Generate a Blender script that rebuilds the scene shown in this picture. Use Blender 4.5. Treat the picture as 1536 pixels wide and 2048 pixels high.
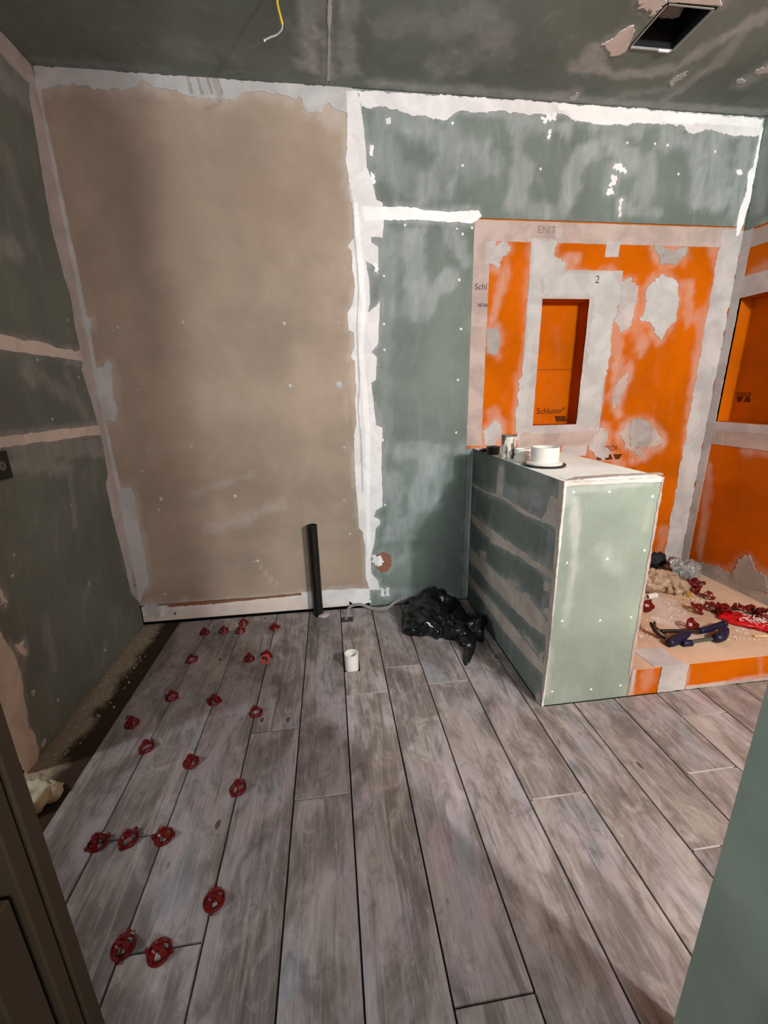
import bpy, bmesh, math, random
import numpy as np
from mathutils import Vector, Matrix, noise
random.seed(4)
for o in list(bpy.data.objects): bpy.data.objects.remove(o)
scene = bpy.context.scene
COL = scene.collection

# ------------------------------------------------------------------ camera
F, YAW, PITCH, ROLL = 826.857, 0.125488, -0.277416, -0.018765
CAM = np.array([1.06763, -2.17125, 1.19079])
def cam_axes():
    cy, sy, cp, sp = math.cos(YAW), math.sin(YAW), math.cos(PITCH), math.sin(PITCH)
    fwd = np.array([sy*cp, cy*cp, sp]); right = np.array([cy, -sy, 0.0]); up = np.cross(right, fwd)
    c, s = math.cos(ROLL), math.sin(ROLL)
    return c*right + s*up, -s*right + c*up, fwd
AR, AU, AF = cam_axes()
cd = bpy.data.cameras.new('camera'); cam = bpy.data.objects.new('camera', cd); COL.objects.link(cam)
cd.sensor_fit = 'HORIZONTAL'; cd.sensor_width = 36.0; cd.lens = 36.0*F/1536.0; cd.clip_start = 0.02
M = Matrix.Identity(4)
for i in range(3):
    M[i][0] = AR[i]; M[i][1] = AU[i]; M[i][2] = -AF[i]; M[i][3] = CAM[i]
cam.matrix_world = M
scene.camera = cam
scene.view_settings.view_transform = 'Standard'; scene.view_settings.look = 'None'
scene.view_settings.gamma = 1.0; scene.view_settings.use_curve_mapping = False
scene.view_settings.exposure = 0.0

# ------------------------------------------------------------------ light
world = bpy.data.worlds.new('world'); scene.world = world; world.use_nodes = True
world.node_tree.nodes['Background'].inputs[0].default_value = (0.9, 0.95, 1.0, 1)
world.node_tree.nodes['Background'].inputs[1].default_value = 0.05
def lamp(name, kind, loc, power, color, size, target=None, sy=None, spread=None):
    ld = bpy.data.lights.new(name, kind); ld.energy = power; ld.color = color
    if kind == 'AREA':
        ld.shape = 'RECTANGLE'; ld.size = size; ld.size_y = sy or size
        if spread: ld.spread = spread
    else:
        ld.shadow_soft_size = size
    o = bpy.data.objects.new(name, ld); COL.objects.link(o); o.location = loc
    if target is not None:
        o.rotation_euler = (Vector(target) - Vector(loc)).to_track_quat('-Z', 'Y').to_euler()
    return o
lamp('work_lamp_light', 'POINT', (2.62, -3.00, 2.06), 222, (0.955, 0.985, 1.0), 0.06)
lamp('work_lamp_second_light', 'POINT', (2.42, -3.00, 2.06), 40, (0.955, 0.985, 1.0), 0.06)
lamp('fill_light', 'AREA', (1.42, -2.95, 1.60), 30, (0.86, 0.94, 1.0), 0.5, (0.4, -0.3, 1.3))  # added unseen fill from behind the camera, lifts the ambient
lamp('side_room_light', 'POINT', (-1.60, -1.48, 1.75), 95, (0.93, 0.95, 1.0), 0.08)

# ------------------------------------------------------------------ frames
H, W, PX, PY, PW, PH = 2.44, 3.2293, 1.8356, -0.905, 0.367, 0.8997
SH = 0.122                                 # shower tray height
def P(ax, val, x, y):                      # a pixel seen on the plane axis = val
    d = AR*((x-768)/F) + AU*((1024-y)/F) + AF
    return CAM + d*((val - CAM[ax])/d[ax])
class Plane:
    def __init__(s, ax, val, ua, va, n):
        s.ax, s.val, s.ua, s.va = ax, val, ua, va; s.n = np.array(n, float)
    def uv(s, x, y):
        q = P(s.ax, s.val, x, y); return (q[s.ua], q[s.va])
    def w(s, u, v, h=0.0):
        q = np.zeros(3); q[s.ax] = s.val; q[s.ua] = u; q[s.va] = v; return q + s.n*h
BACK = Plane(1, 0.0, 0, 2, (0, -1, 0)); LEFT = Plane(0, 0.0, 1, 2, (1, 0, 0)); RIGHT = Plane(0, W, 1, 2, (-1, 0, 0))
CEIL = Plane(2, H, 0, 1, (0, 0, -1)); FLOOR = Plane(2, 0.0, 0, 1, (0, 0, 1))
PSIDE = Plane(0, PX, 1, 2, (-1, 0, 0)); PEND = Plane(1, PY, 0, 2, (0, -1, 0)); PTOP = Plane(2, PH, 0, 1, (0, 0, 1))
CURB = Plane(1, PY, 0, 2, (0, -1, 0)); TRAY = Plane(2, SH, 0, 1, (0, 0, 1))

# ------------------------------------------------------------------ materials
def srgb(r, g, b):
    f = lambda c: (c/255/12.92) if c/255 <= 0.04045 else ((c/255+0.055)/1.055)**2.4
    return (f(r), f(g), f(b), 1.0)
class NT:
    def __init__(s, name):
        s.m = bpy.data.materials.new(name); s.m.use_nodes = True; s.t = s.m.node_tree; s.n = s.t.nodes
        s.b = s.n['Principled BSDF']
    def new(s, t, **kw):
        nd = s.n.new(t)
        for k, v in kw.items():
            if k in ('operation', 'blend_type', 'data_type', 'attribute_name', 'feature', 'noise_dimensions', 'interpolation_type', 'clamp'): setattr(nd, k, v)
        return nd
    def link(s, a, b): s.t.links.new(a, b)
    def val(s, sock, v):
        if hasattr(v, 'is_linked') or hasattr(v, 'links'): s.link(v, sock)
        else: sock.default_value = v
    def math(s, op, a, b=0.0, c=0.0):
        nd = s.new('ShaderNodeMath', operation=op); s.val(nd.inputs[0], a); s.val(nd.inputs[1], b); s.val(nd.inputs[2], c); return nd.outputs[0]
    def mix(s, f, a, b, blend='MIX'):
        nd = s.new('ShaderNodeMix'); nd.data_type = 'RGBA'; nd.blend_type = blend
        s.val(nd.inputs[0], f); s.val(nd.inputs[6], a); s.val(nd.inputs[7], b); return nd.outputs[2]
    def noise(s, vec, scale, detail=4, rough=0.55, dist=0.0):
        nd = s.new('ShaderNodeTexNoise'); s.link(vec, nd.inputs['Vector']); nd.inputs['Scale'].default_value = scale
        nd.inputs['Detail'].default_value = detail; nd.inputs['Roughness'].default_value = rough; nd.inputs['Distortion'].default_value = dist
        return nd.outputs[0]
    def mapr(s, v, a, b, c=0.0, d=1.0):
        nd = s.new('ShaderNodeMapRange'); nd.interpolation_type = 'SMOOTHSTEP'
        s.val(nd.inputs[0], v); nd.inputs[1].default_value = a; nd.inputs[2].default_value = b; nd.inputs[3].default_value = c; nd.inputs[4].default_value = d
        return nd.outputs[0]
    def scale(s, vec, xyz, add=None):
        nd = s.new('ShaderNodeMapping'); s.link(vec, nd.inputs[0]); nd.inputs['Scale'].default_value = xyz
        if add is not None: s.link(add, nd.inputs['Location'])
        return nd.outputs[0]
    def pos(s): return s.new('ShaderNodeNewGeometry').outputs['Position']
    def obj(s): return s.new('ShaderNodeTexCoord').outputs['Object']
    def attr(s, name):
        nd = s.new('ShaderNodeAttribute'); nd.attribute_name = name; return nd.outputs['Fac']
    def rnd(s): return s.new('ShaderNodeObjectInfo').outputs['Random']
    def bump(s, h, strength, dist=0.002):
        nd = s.new('ShaderNodeBump'); nd.inputs['Strength'].default_value = strength; nd.inputs['Distance'].default_value = dist
        s.link(h, nd.inputs['Height']); s.link(nd.outputs[0], s.b.inputs['Normal'])
    def done(s, color, rough=0.8, spec=0.3, metal=0.0):
        s.val(s.b.inputs['Base Color'], color); s.val(s.b.inputs['Roughness'], rough)
        s.b.inputs['Specular IOR Level'].default_value = spec; s.b.inputs['Metallic'].default_value = metal
        return s.m
def plain(name, rgb, rough=0.6, spec=0.4, var=0.12, nscale=40, metal=0.0, bump=0.0):
    t = NT(name); p = t.obj(); n = t.noise(p, nscale, 4)
    c = srgb(*rgb); d = tuple(x*(1-2*var) for x in c[:3]) + (1,); e = tuple(min(1, x*(1+var)) for x in c[:3]) + (1,)
    if bump: t.bump(n, bump)
    return t.done(t.mix(n, d, e), rough, spec, metal)
def board(name, rgb, mudrgb, tint=None, streak=1.0, extra=0.16, spec=0.22):
    """drywall / foam board paper with thin wiped joint compound where the 'haze' attribute says"""
    t = NT(name); p = t.pos()
    n1 = t.noise(p, 2.2, 5, 0.6); n2 = t.noise(p, 60, 3)
    c = srgb(*rgb); dk = tuple(x*0.80 for x in c[:3]) + (1,); lt = tuple(min(1, x*1.16) for x in c[:3]) + (1,)
    col = t.mix(t.mapr(n1, 0.3, 0.7), dk, lt)
    if tint: col = t.mix(t.mapr(t.noise(p, 1.3, 3), 0.45, 0.75, 0, 0.5), col, srgb(*tint))
    st = t.noise(t.scale(p, (9, 9, 3)), 1.6, 6, 0.62, 0.8)
    hz = t.math('ADD', t.math('MULTIPLY', t.attr('haze'), t.mapr(st, 0.22, 0.68, 0.45, 1.1)), t.math('MULTIPLY', t.mapr(st, 0.5, 0.75), extra*streak))
    hz = t.math('MINIMUM', hz, 1.0)
    col = t.mix(hz, col, srgb(*mudrgb))
    t.bump(t.math('ADD', t.math('MULTIPLY', hz, 0.6), t.math('MULTIPLY', n2, 0.15)), 0.25, 0.0015)
    return t.done(col, 0.88, spec)
def mudmat(name, rgb, dark=0.80):
    t = NT(name); p = t.pos()
    n1 = t.noise(p, 7, 5, 0.6, 0.6); n2 = t.noise(p, 45, 4)
    c = srgb(*rgb); d = tuple(x*dark for x in c[:3]) + (1,)
    col = t.mix(t.mapr(n1, 0.35, 0.65), d, c)
    t.bump(t.math('ADD', n1, t.math('MULTIPLY', n2, 0.4)), 0.5, 0.003)
    return t.done(col, 0.9, 0.2)

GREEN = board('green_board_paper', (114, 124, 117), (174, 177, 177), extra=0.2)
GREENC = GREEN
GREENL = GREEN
GREEN_LIT = board('green_board_lit_tone', (148, 161, 148), (200, 203, 198), extra=0.14)  # green board again, the pony end's lamplight put into its colour
GREENS = GREEN
BROWN = board('tan_drywall_paper', (164, 146, 129), (200, 188, 178), tint=(156, 132, 113), extra=0.05)
ORANGE = board('orange_foam_board', (192, 92, 0), (200, 166, 150), extra=0.05, spec=0.06)
ORANGED = ORANGE
MUD = mudmat('joint_compound_white', (234, 230, 228), 0.84)
MUDW = mudmat('joint_compound_fresh_white', (246, 244, 242), 0.9)
MUDG = mudmat('joint_compound_grey', (198, 196, 193))
MUD_SHADE = mudmat('joint_compound_shaded', (198, 188, 177), 0.75)  # darker compound copy, the half wall's side shade put into the colour
MUDP = mudmat('joint_compound_pinkish', (226, 217, 209))
THIN = mudmat('thinset_grey', (176, 168, 162), 0.72)
BAND = mudmat('seam_band_fleece', (192, 172, 163), 0.76)
BANDG = mudmat('seam_band_greyed', (196, 188, 185), 0.76)
TAN = board('tray_tan_board', (200, 166, 138), (206, 190, 181), extra=0.6)
INK = plain('grey_print_ink', (96, 82, 76), 0.8, 0.1)
INKF = plain('faint_print_ink', (152, 134, 126), 0.8, 0.1)
INKO = plain('dark_print_ink', (92, 44, 8), 0.8, 0.1)
WOODJ = plain('raw_jamb_wood', (60, 46, 32), 0.75, 0.2, 0.12, 6)
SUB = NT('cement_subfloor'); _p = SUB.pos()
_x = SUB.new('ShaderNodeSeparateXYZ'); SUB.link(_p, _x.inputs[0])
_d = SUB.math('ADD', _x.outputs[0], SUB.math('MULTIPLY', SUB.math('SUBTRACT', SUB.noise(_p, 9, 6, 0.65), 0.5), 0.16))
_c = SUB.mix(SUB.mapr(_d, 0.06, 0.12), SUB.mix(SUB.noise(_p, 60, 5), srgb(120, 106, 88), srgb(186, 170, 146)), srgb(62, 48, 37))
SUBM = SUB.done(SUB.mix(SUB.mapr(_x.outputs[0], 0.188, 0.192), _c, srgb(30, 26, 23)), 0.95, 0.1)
DARK = plain('dark_void', (14, 12, 11), 0.95, 0.05)

def plank_material():
    t = NT('weathered_wood_look_tile'); o = t.obj(); r = t.rnd()
    off = t.new('ShaderNodeCombineXYZ'); t.val(off.inputs[0], t.math('MULTIPLY', r, 37.0)); t.val(off.inputs[1], t.math('MULTIPLY', r, 91.0)); t.val(off.inputs[2], t.math('MULTIPLY', r, 53.0))
    def co(sx, sy): return t.scale(o, (sx, sy, 1), off.outputs[0])
    blot = t.noise(co(8, 3.4), 1.0, 6, 0.62, 0.7); hue = t.noise(co(5, 2.2), 1.3, 4, 0.6, 0.4)
    grain = t.noise(co(60, 4.0), 1.0, 6, 0.66, 1.2); fine = t.noise(co(210, 9), 1.0, 3, 0.6, 0.5)
    streak = t.noise(co(17, 1.4), 1.0, 6, 0.62, 1.2); mott = t.noise(co(30, 16), 1.0, 6, 0.68, 0.9); cloud = t.noise(co(13, 7), 1.0, 6, 0.66, 1.0)
    a = t.mix(t.mapr(hue, 0.38, 0.62), srgb(150, 138, 132), srgb(156, 144, 148))
    a = t.mix(t.mapr(hue, 0.54, 0.66, 0, 0.70), a, srgb(122, 129, 130))
    a = t.mix(t.mapr(blot, 0.40, 0.62, 0, 0.85), a, srgb(101, 90, 84))
    a = t.mix(t.mapr(cloud, 0.52, 0.68, 0, 0.45), a, srgb(180, 168, 160))
    a = t.mix(t.mapr(cloud, 0.48, 0.32, 0, 0.60), a, srgb(92, 82, 76))
    a = t.mix(t.mapr(grain, 0.52, 0.70, 0, 0.38), a, srgb(184, 172, 164))
    a = t.mix(t.mapr(grain, 0.46, 0.30, 0, 0.58), a, srgb(86, 76, 71))
    a = t.mix(t.mapr(fine, 0.54, 0.72, 0, 0.24), a, srgb(192, 182, 174))
    a = t.mix(t.mapr(streak, 0.57, 0.72, 0, 0.62), a, srgb(74, 64, 60))
    a = t.mix(t.mapr(mott, 0.58, 0.76, 0, 0.45), a, srgb(186, 176, 166))
    a = t.mix(t.mapr(mott, 0.42, 0.26, 0, 0.62), a, srgb(78, 69, 64))
    vo = t.new('ShaderNodeTexVoronoi'); t.link(t.scale(o, (9.0, 4.5, 0.01), off.outputs[0]), vo.inputs['Vector']); vo.inputs['Scale'].default_value = 1.0
    pick = t.new('ShaderNodeSeparateColor'); t.link(vo.outputs['Color'], pick.inputs[0])
    kd = t.math('ADD', vo.outputs['Distance'], t.math('MULTIPLY', t.math('SUBTRACT', t.noise(co(60, 30), 1.0, 3), 0.5), 0.06))
    knot = t.math('MULTIPLY', t.mapr(kd, 0.085, 0.045), t.math('GREATER_THAN', pick.outputs[0], 0.55))
    ring = t.math('MULTIPLY', t.mapr(kd, 0.16, 0.09), t.math('GREATER_THAN', pick.outputs[0], 0.55))
    a = t.mix(t.math('MULTIPLY', ring, 0.35), a, srgb(168, 152, 140))
    a = t.mix(t.math('MULTIPLY', knot, 0.85), a, srgb(62, 50, 44))
    a = t.mix(t.math('MULTIPLY', t.math('SUBTRACT', r, 0.5), 0.0), a, a)
    hsv = t.new('ShaderNodeHueSaturation'); t.link(a, hsv.inputs['Color']); t.val(hsv.inputs['Value'], t.math('ADD', t.math('MULTIPLY', r, 0.26), 0.91)); hsv.inputs['Saturation'].default_value = 1.0
    t.bump(t.math('ADD', grain, t.math('MULTIPLY', fine, 0.6)), 0.35, 0.0015)
    return t.done(hsv.outputs[0], 0.50, 0.35)
PLANK = plank_material()

# ------------------------------------------------------------------ mesh helpers
def link(name, me, mat, parent=None):
    o = bpy.data.objects.new(name, me); COL.objects.link(o)
    if mat is not None and not me.materials: me.materials.append(mat)
    if parent is not None: o.parent = parent
    return o
def from_bm(name, bm, mat, parent=None, smooth=False, loc=None):
    me = bpy.data.meshes.new(name); bm.normal_update(); bm.to_mesh(me); bm.free()
    if smooth:
        me.polygons.foreach_set('use_smooth', [True]*len(me.polygons))
    o = link(name, me, mat, parent)
    if loc is not None: o.location = loc
    return o
def tag(o, label, cat=None, group=None, kind=None):
    if label: o['label'] = label
    if cat: o['category'] = cat
    if group: o['group'] = group
    if kind: o['kind'] = kind
    return o
def empty(name, loc=(0, 0, 0), rz=0):
    o = bpy.data.objects.new(name, None); COL.objects.link(o); o.location = loc; o.rotation_euler = (0, 0, rz); o.empty_display_size = 0.05
    return o
def box_bm(bm, lo, hi, bevel=0.0):
    r = bmesh.ops.create_cube(bm, size=1.0); vs = r['verts']
    for v in vs:
        v.co = Vector([(lo[i]+hi[i])/2 + v.co[i]*(hi[i]-lo[i]) for i in range(3)])
    if bevel:
        es = list({e for v in vs for e in v.link_edges})
        bmesh.ops.bevel(bm, geom=es, offset=bevel, segments=1, affect='EDGES')
def box(name, lo, hi, mat, parent=None, bevel=0.0):
    bm = bmesh.new(); box_bm(bm, lo, hi, bevel); return from_bm(name, bm, mat, parent)
from mathutils.geometry import delaunay_2d_cdt
def prism(name, plane, uvs, h0, h1, mat, parent=None, taper=0.0):
    """a flat outline on a plane given real thickness from h0 to h1"""
    n = len(uvs); vs, es, fs, _a, _b, _c = delaunay_2d_cdt([Vector(q) for q in uvs], [(i, (i+1) % n) for i in range(n)], [], 1, 1e-6)
    bm = bmesh.new(); bv = [bm.verts.new(plane.w(q.x, q.y, h1)) for q in vs]
    for f in fs:
        try: bm.faces.new([bv[i] for i in f])
        except ValueError: pass
    bmesh.ops.delete(bm, geom=[v for v in bm.verts if not v.link_faces], context='VERTS')
    bmesh.ops.recalc_face_normals(bm, faces=bm.faces[:])
    bm.faces.ensure_lookup_table(); nn = Vector(plane.n)
    bmesh.ops.reverse_faces(bm, faces=[f for f in bm.faces if f.normal.dot(nn) < 0])
    ex = bmesh.ops.extrude_edge_only(bm, edges=[e for e in bm.edges if len(e.link_faces) == 1])
    for v in ex['geom']:
        if isinstance(v, bmesh.types.BMVert): v.co = v.co - nn*(h1-h0+0.0004)
    return from_bm(name, bm, mat, parent)
_seed = [0]
def ragged(uvs, step=0.012, amp=0.006, freq=18.0):
    _seed[0] += 1; s = _seed[0]*7.31; out = []; n = len(uvs)
    for i in range(n):
        a = np.array(uvs[i]); b = np.array(uvs[(i+1) % n]); L = float(np.linalg.norm(b-a))
        if L < 1e-6: continue
        k = max(1, int(L/step)); nn = np.array([-(b-a)[1], (b-a)[0]])/L
        for j in range(k):
            q = a + (b-a)*(j/k)
            d = noise.noise(Vector((q[0]*freq, q[1]*freq, s))) + 0.7*noise.noise(Vector((q[0]*freq*2.9, q[1]*freq*2.9, s+9))) + 0.45*noise.noise(Vector((q[0]*freq*7, q[1]*freq*7, s+19)))
            out.append(tuple(q + nn*d*amp))
    return out
HALO = []
def mud(plane, pts, mat, parent, h=0.003, amp=0.005, step=0.005, name='joint_compound', px=True, freq=18.0, halo=0.5, hr=0.028):
    uvs = [plane.uv(*q) for q in pts] if px else pts
    if px and halo: HALO.append((plane, uvs, hr*(1.5 if mat in (MUDG, BAND, BANDG, THIN) else 1.0), halo*(1.3 if mat in (BAND, BANDG, THIN) else 1.0)))
    if px and mat in (THIN, BAND, BANDG): amp, freq = amp*1.7, 30.0
    elif px:
        ext = float(np.max(np.ptp(np.array(uvs), axis=0)))
        if ext < 0.12: amp, freq, step = max(amp*1.5, ext*0.16), 70.0, 0.003
        elif plane is BACK: amp, freq = amp*1.45, 23.0
    return prism(name, plane, ragged(uvs, step, amp, freq), 0.0, h*0.6+0.000012*_seed[0], mat, parent)
def rect(plane, u0, u1, v0, v1, mat, parent, h=0.002, name='seam_band', amp=0.0015):
    return mud(plane, [(u0, v0), (u1, v0), (u1, v1), (u0, v1)], mat, parent, h, amp, 0.012, name, False)
def spots(plane, pts, mat, parent, h=0.004, r=0.006, name='screw_spackle'):
    bm = bmesh.new()
    for i, q in enumerate(pts):
        x, y = q[0], q[1]; rr = (q[2] if len(q) > 2 else r)
        u, v = plane.uv(x, y); n = 9; c = bm.verts.new(plane.w(u, v, h)); ring = []
        for k in range(n):
            a = 2*math.pi*k/n; d = rr*(0.75+0.5*random.random()); ring.append(bm.verts.new(plane.w(u+d*math.cos(a), v+d*math.sin(a), 0.0002)))
        for k in range(n): bm.faces.new((c, ring[k], ring[(k+1) % n]))
    bmesh.ops.recalc_face_normals(bm, faces=bm.faces[:])
    o = from_bm(name, bm, mat, parent); o['kind'] = 'stuff'; return o
def axis_vals(a, b, res, cuts):
    ks = sorted([a, b] + [c for c in cuts if a < c < b]); out = []
    for s, e in zip(ks[:-1], ks[1:]):
        n = max(1, int(math.ceil((e-s)/res))); out += [s + (e-s)*i/n for i in range(n)]
    return out + [ks[-1]]
def seg_dist(U, V, pts):
    if len(pts) == 1: return np.hypot(U-pts[0][0], V-pts[0][1])
    d = np.full(len(U), 1e9)
    for a, b in zip(pts[:-1], pts[1:]):
        a = np.array(a); ab = np.array(b)-a; L2 = max((ab**2).sum(), 1e-9); t = np.clip(((U-a[0])*ab[0]+(V-a[1])*ab[1])/L2, 0, 1)
        d = np.minimum(d, np.hypot(U-a[0]-t*ab[0], V-a[1]-t*ab[1]))
    return d
PANELS = []
def add_stroke(hz, U, V, wob, pts, r, k, soft):
    lo = np.min(np.array(pts), axis=0)-1.7*r; hi = np.max(np.array(pts), axis=0)+1.7*r
    m = np.where((U > lo[0]) & (U < hi[0]) & (V > lo[1]) & (V < hi[1]))[0]
    if not len(m): return
    x = np.clip((r - (seg_dist(U[m], V[m], pts) + wob[m]*r))/(r*soft), 0, 1); x = x*x*(3-2*x)
    hz[m] = np.maximum(hz[m], k*x)
def finish_haze():
    for o, plane, U, V, strokes in PANELS:
        mine = [(pts+[pts[0]], r, k, 1.0) for pl, pts, r, k in HALO if pl is plane]
        mine += [([plane.uv(*q) for q in st[0]], st[1], st[2], st[3] if len(st) > 3 else 0.7) for st in strokes]
        if not mine: continue
        wob = np.array([noise.noise(Vector((u*9, v*9, 1.3)))*0.6 + noise.noise(Vector((u*27, v*27, 5.1)))*0.35 for u, v in zip(U, V)])
        hz = np.zeros(len(U))
        for m in mine: add_stroke(hz, U, V, wob, *m)
        at = o.data.attributes['haze']; full = np.zeros(len(o.data.vertices), dtype=np.float32); full[:len(hz)] = hz
        at.data.foreach_set('value', full)
def panel(name, plane, u0, u1, v0, v1, mat, parent, holes=(), strokes=(), res=0.03, th=0.0125, h=0.0, gap=0.0008):
    u0 += gap; u1 -= gap; v0 += gap; v1 -= gap
    us = axis_vals(u0, u1, res, [c for q in holes for c in q[:2]]); vs = axis_vals(v0, v1, res, [c for q in holes for c in q[2:]])
    bm = bmesh.new(); vm = [[None]*len(vs) for _ in us]; key = []
    used = set(); cells = []
    for i in range(len(us)-1):
        for j in range(len(vs)-1):
            cu, cv = (us[i]+us[i+1])/2, (vs[j]+vs[j+1])/2
            if any(q[0] < cu < q[1] and q[2] < cv < q[3] for q in holes): continue
            cells.append((i, j)); used |= {(i, j), (i+1, j), (i+1, j+1), (i, j+1)}
    used = sorted(used); U = np.array([us[i] for i, j in used]); V = np.array([vs[j] for i, j in used])
    hz = np.zeros(len(U))
    lay = bm.verts.layers.float.new('haze')
    for (i, j), z in zip(used, hz):
        v = bm.verts.new(plane.w(us[i], vs[j], h)); v[lay] = z; vm[i][j] = v
    for i, j in cells: bm.faces.new((vm[i][j], vm[i+1][j], vm[i+1][j+1], vm[i][j+1]))
    be = [e for e in bm.edges if len(e.link_faces) == 1]
    ex = bmesh.ops.extrude_edge_only(bm, edges=be)
    for v in ex['geom']:
        if isinstance(v, bmesh.types.BMVert): v.co = v.co - Vector(plane.n)*th
    bmesh.ops.recalc_face_normals(bm, faces=bm.faces[:])
    f0 = bm.faces[0] if True else None
    bm.faces.ensure_lookup_table()
    if bm.faces[0].normal.dot(Vector(plane.n)) < 0: bmesh.ops.reverse_faces(bm, faces=bm.faces[:])
    o = from_bm(name, bm, mat, parent); PANELS.append((o, plane, U, V, strokes)); return o
def tube(name, pts, r, mat, parent=None, n=8, closed=False, radii=None):
    bm = bmesh.new(); pts = [Vector(p) for p in pts]; rings = []; m = len(pts)
    up = Vector((0.31, 0.17, 0.93))
    for i, p in enumerate(pts):
        t = (pts[(i+1) % m if closed else min(i+1, m-1)] - pts[(i-1) % m if closed else max(i-1, 0)]).normalized()
        a = t.cross(up).normalized(); b = t.cross(a); rr = radii[i] if radii else r
        rings.append([bm.verts.new(p + (a*math.cos(2*math.pi*k/n) + b*math.sin(2*math.pi*k/n))*rr) for k in range(n)])
    for i in range(m if closed else m-1):
        A, B = rings[i], rings[(i+1) % m]
        for k in range(n): bm.faces.new((A[k], A[(k+1) % n], B[(k+1) % n], B[k]))
    if not closed:
        bm.faces.new(rings[0]); bm.faces.new(rings[-1])
    bmesh.ops.recalc_face_normals(bm, faces=bm.faces[:])
    return from_bm(name, bm, mat, parent, True)
def lathe(name, prof, mat, parent=None, n=32, loc=(0, 0, 0), close=True, smooth=True):
    bm = bmesh.new(); rings = []
    for r, z in prof:
        rings.append([bm.verts.new((r*math.cos(2*math.pi*k/n)+loc[0], r*math.sin(2*math.pi*k/n)+loc[1], z+loc[2])) for k in range(n)])
    m = len(rings)
    for i in range(m if close else m-1):
        A, B = rings[i], rings[(i+1) % m]
        for k in range(n): bm.faces.new((A[k], A[(k+1) % n], B[(k+1) % n], B[k]))
    if not close:
        bm.faces.new(rings[0]); bm.faces.new(rings[-1])
    bmesh.ops.recalc_face_normals(bm, faces=bm.faces[:])
    o = from_bm(name, bm, mat, parent, smooth)
    if smooth:
        try:
            md = o.modifiers.new('edge', 'EDGE_SPLIT'); md.split_angle = math.radians(40)
        except Exception: pass
    return o
def spline(pts, k=6):
    pts = [np.array(p, float) for p in pts]; out = []
    for i in range(len(pts)-1):
        p0 = pts[max(i-1, 0)]; p1 = pts[i]; p2 = pts[i+1]; p3 = pts[min(i+2, len(pts)-1)]
        for j in range(k):
            t = j/k; out.append(0.5*((2*p1)+(p2-p0)*t+(2*p0-5*p1+4*p2-p3)*t*t+(3*p1-p0-3*p2+p3)*t**3))
    return out + [pts[-1]]
def crumple(name, lumps, mat, parent=None, sub=5, amp=0.035, freq=9.0, seed=0, floor=0.0, ridge=1.0):
    """a crumpled film bag: wrinkled closed lumps, flattened where they rest"""
    bm = bmesh.new()
    for li, (c, r, rot) in enumerate(lumps):
        b2 = bmesh.new(); bmesh.ops.create_icosphere(b2, subdivisions=sub, radius=1.0)
        R = Matrix.Rotation(rot, 3, 'Z')
        for v in b2.verts:
            q = v.co.copy(); p = R @ Vector((q.x*r[0], q.y*r[1], q.z*r[2])) + Vector(c)
            s = Vector((p.x*freq, p.y*freq, p.z*freq)) + Vector((seed, seed*2, li*5))
            warp = Vector((noise.noise(s*0.7), noise.noise(s*0.7+Vector((7, 0, 0))), noise.noise(s*0.7+Vector((0, 9, 0)))))
            s2 = s + warp*1.3
            d = (1-abs(noise.noise(s2))*2.2)*0.68 + (1-abs(noise.noise(s2*2.1))*2.2)*0.24 + (1-abs(noise.noise(s2*4.3))*2.0)*0.06
            nrm = R @ Vector((q.x/r[0], q.y/r[1], q.z/r[2])).normalized()
            p = p + nrm*(d-0.35)*amp*ridge
            if p.z < floor: p.z = floor + 0.001*(1+q.z)
            v.co = p
        me = bpy.data.meshes.new('t'); b2.to_mesh(me); b2.free(); bm.from_mesh(me); bpy.data.meshes.remove(me)
    return from_bm(name, bm, mat, parent, True)
def letters(name, text, plane, u, v, size, mat, parent, h=0.003, rot=0.0, ext=0.0003):
    cu = bpy.data.curves.new('t', 'FONT'); cu.body = text; cu.size = size; cu.extrude = ext
    o = bpy.data.objects.new('t', cu); COL.objects.link(o)
    bpy.context.view_layer.update()
    me = bpy.data.meshes.new_from_object(o.evaluated_get(bpy.context.evaluated_depsgraph_get()))
    bpy.data.objects.remove(o)
    ax = {0: Vector((1, 0, 0)), 1: Vector((0, -1, 0)), 2: Vector((0, 0, 1))}
    uax = Vector((1, 0, 0)) if plane.ua == 0 else Vector((0, -1, 0)); vax = Vector((0, 0, 1))
    o = link(name, me, mat, parent); m4 = Matrix.Identity(4); n = Vector(plane.n)
    u2 = uax*math.cos(rot)+vax*math.sin(rot); v2 = -uax*math.sin(rot)+vax*math.cos(rot); w = plane.w(u, v, h)
    for i in range(3): m4[i][0] = u2[i]; m4[i][1] = v2[i]; m4[i][2] = n[i]; m4[i][3] = w[i]
    me.transform(m4)
    return o
def copy_tree(o, parent=None):
    c = o.copy(); COL.objects.link(c)
    if parent is not None: c.parent = parent
    for ch in o.children:
        copy_tree(ch, c)
    return c

# ================================================================== FLOOR
S = [0.1894, 0.3631, 0.5415, 0.7205, 0.8992, 1.0759, 1.2547, 1.4264, 1.6084, 1.7911, 1.9698, 2.1428, 2.3307, 2.5173, 2.697, 2.876, 3.055, 3.2293]
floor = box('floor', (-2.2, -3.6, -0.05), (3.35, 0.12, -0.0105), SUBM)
tag(floor, 'grey wood-look plank floor, unfinished, bare along the left wall', 'floor', kind='structure')
YB, YF = -0.006, -3.5
joints = {0: [-1.72], 1: [-0.1403, -1.2119], 2: [-0.4185, -1.4836], 3: [-0.8752, -1.95], 4: [-1.1662], 5: [-0.73, -1.9], 6: [-0.5784, -1.6646],
          7: [-0.7132, -1.93], 8: [-1.268], 9: [-0.55, -1.8], 10: [-1.4654], 11: [-1.2557], 12: [-1.0408, -2.1], 13: [-1.3], 14: [-1.1], 15: [-1.5], 16: [-1.2]}
G = 0.0022
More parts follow.
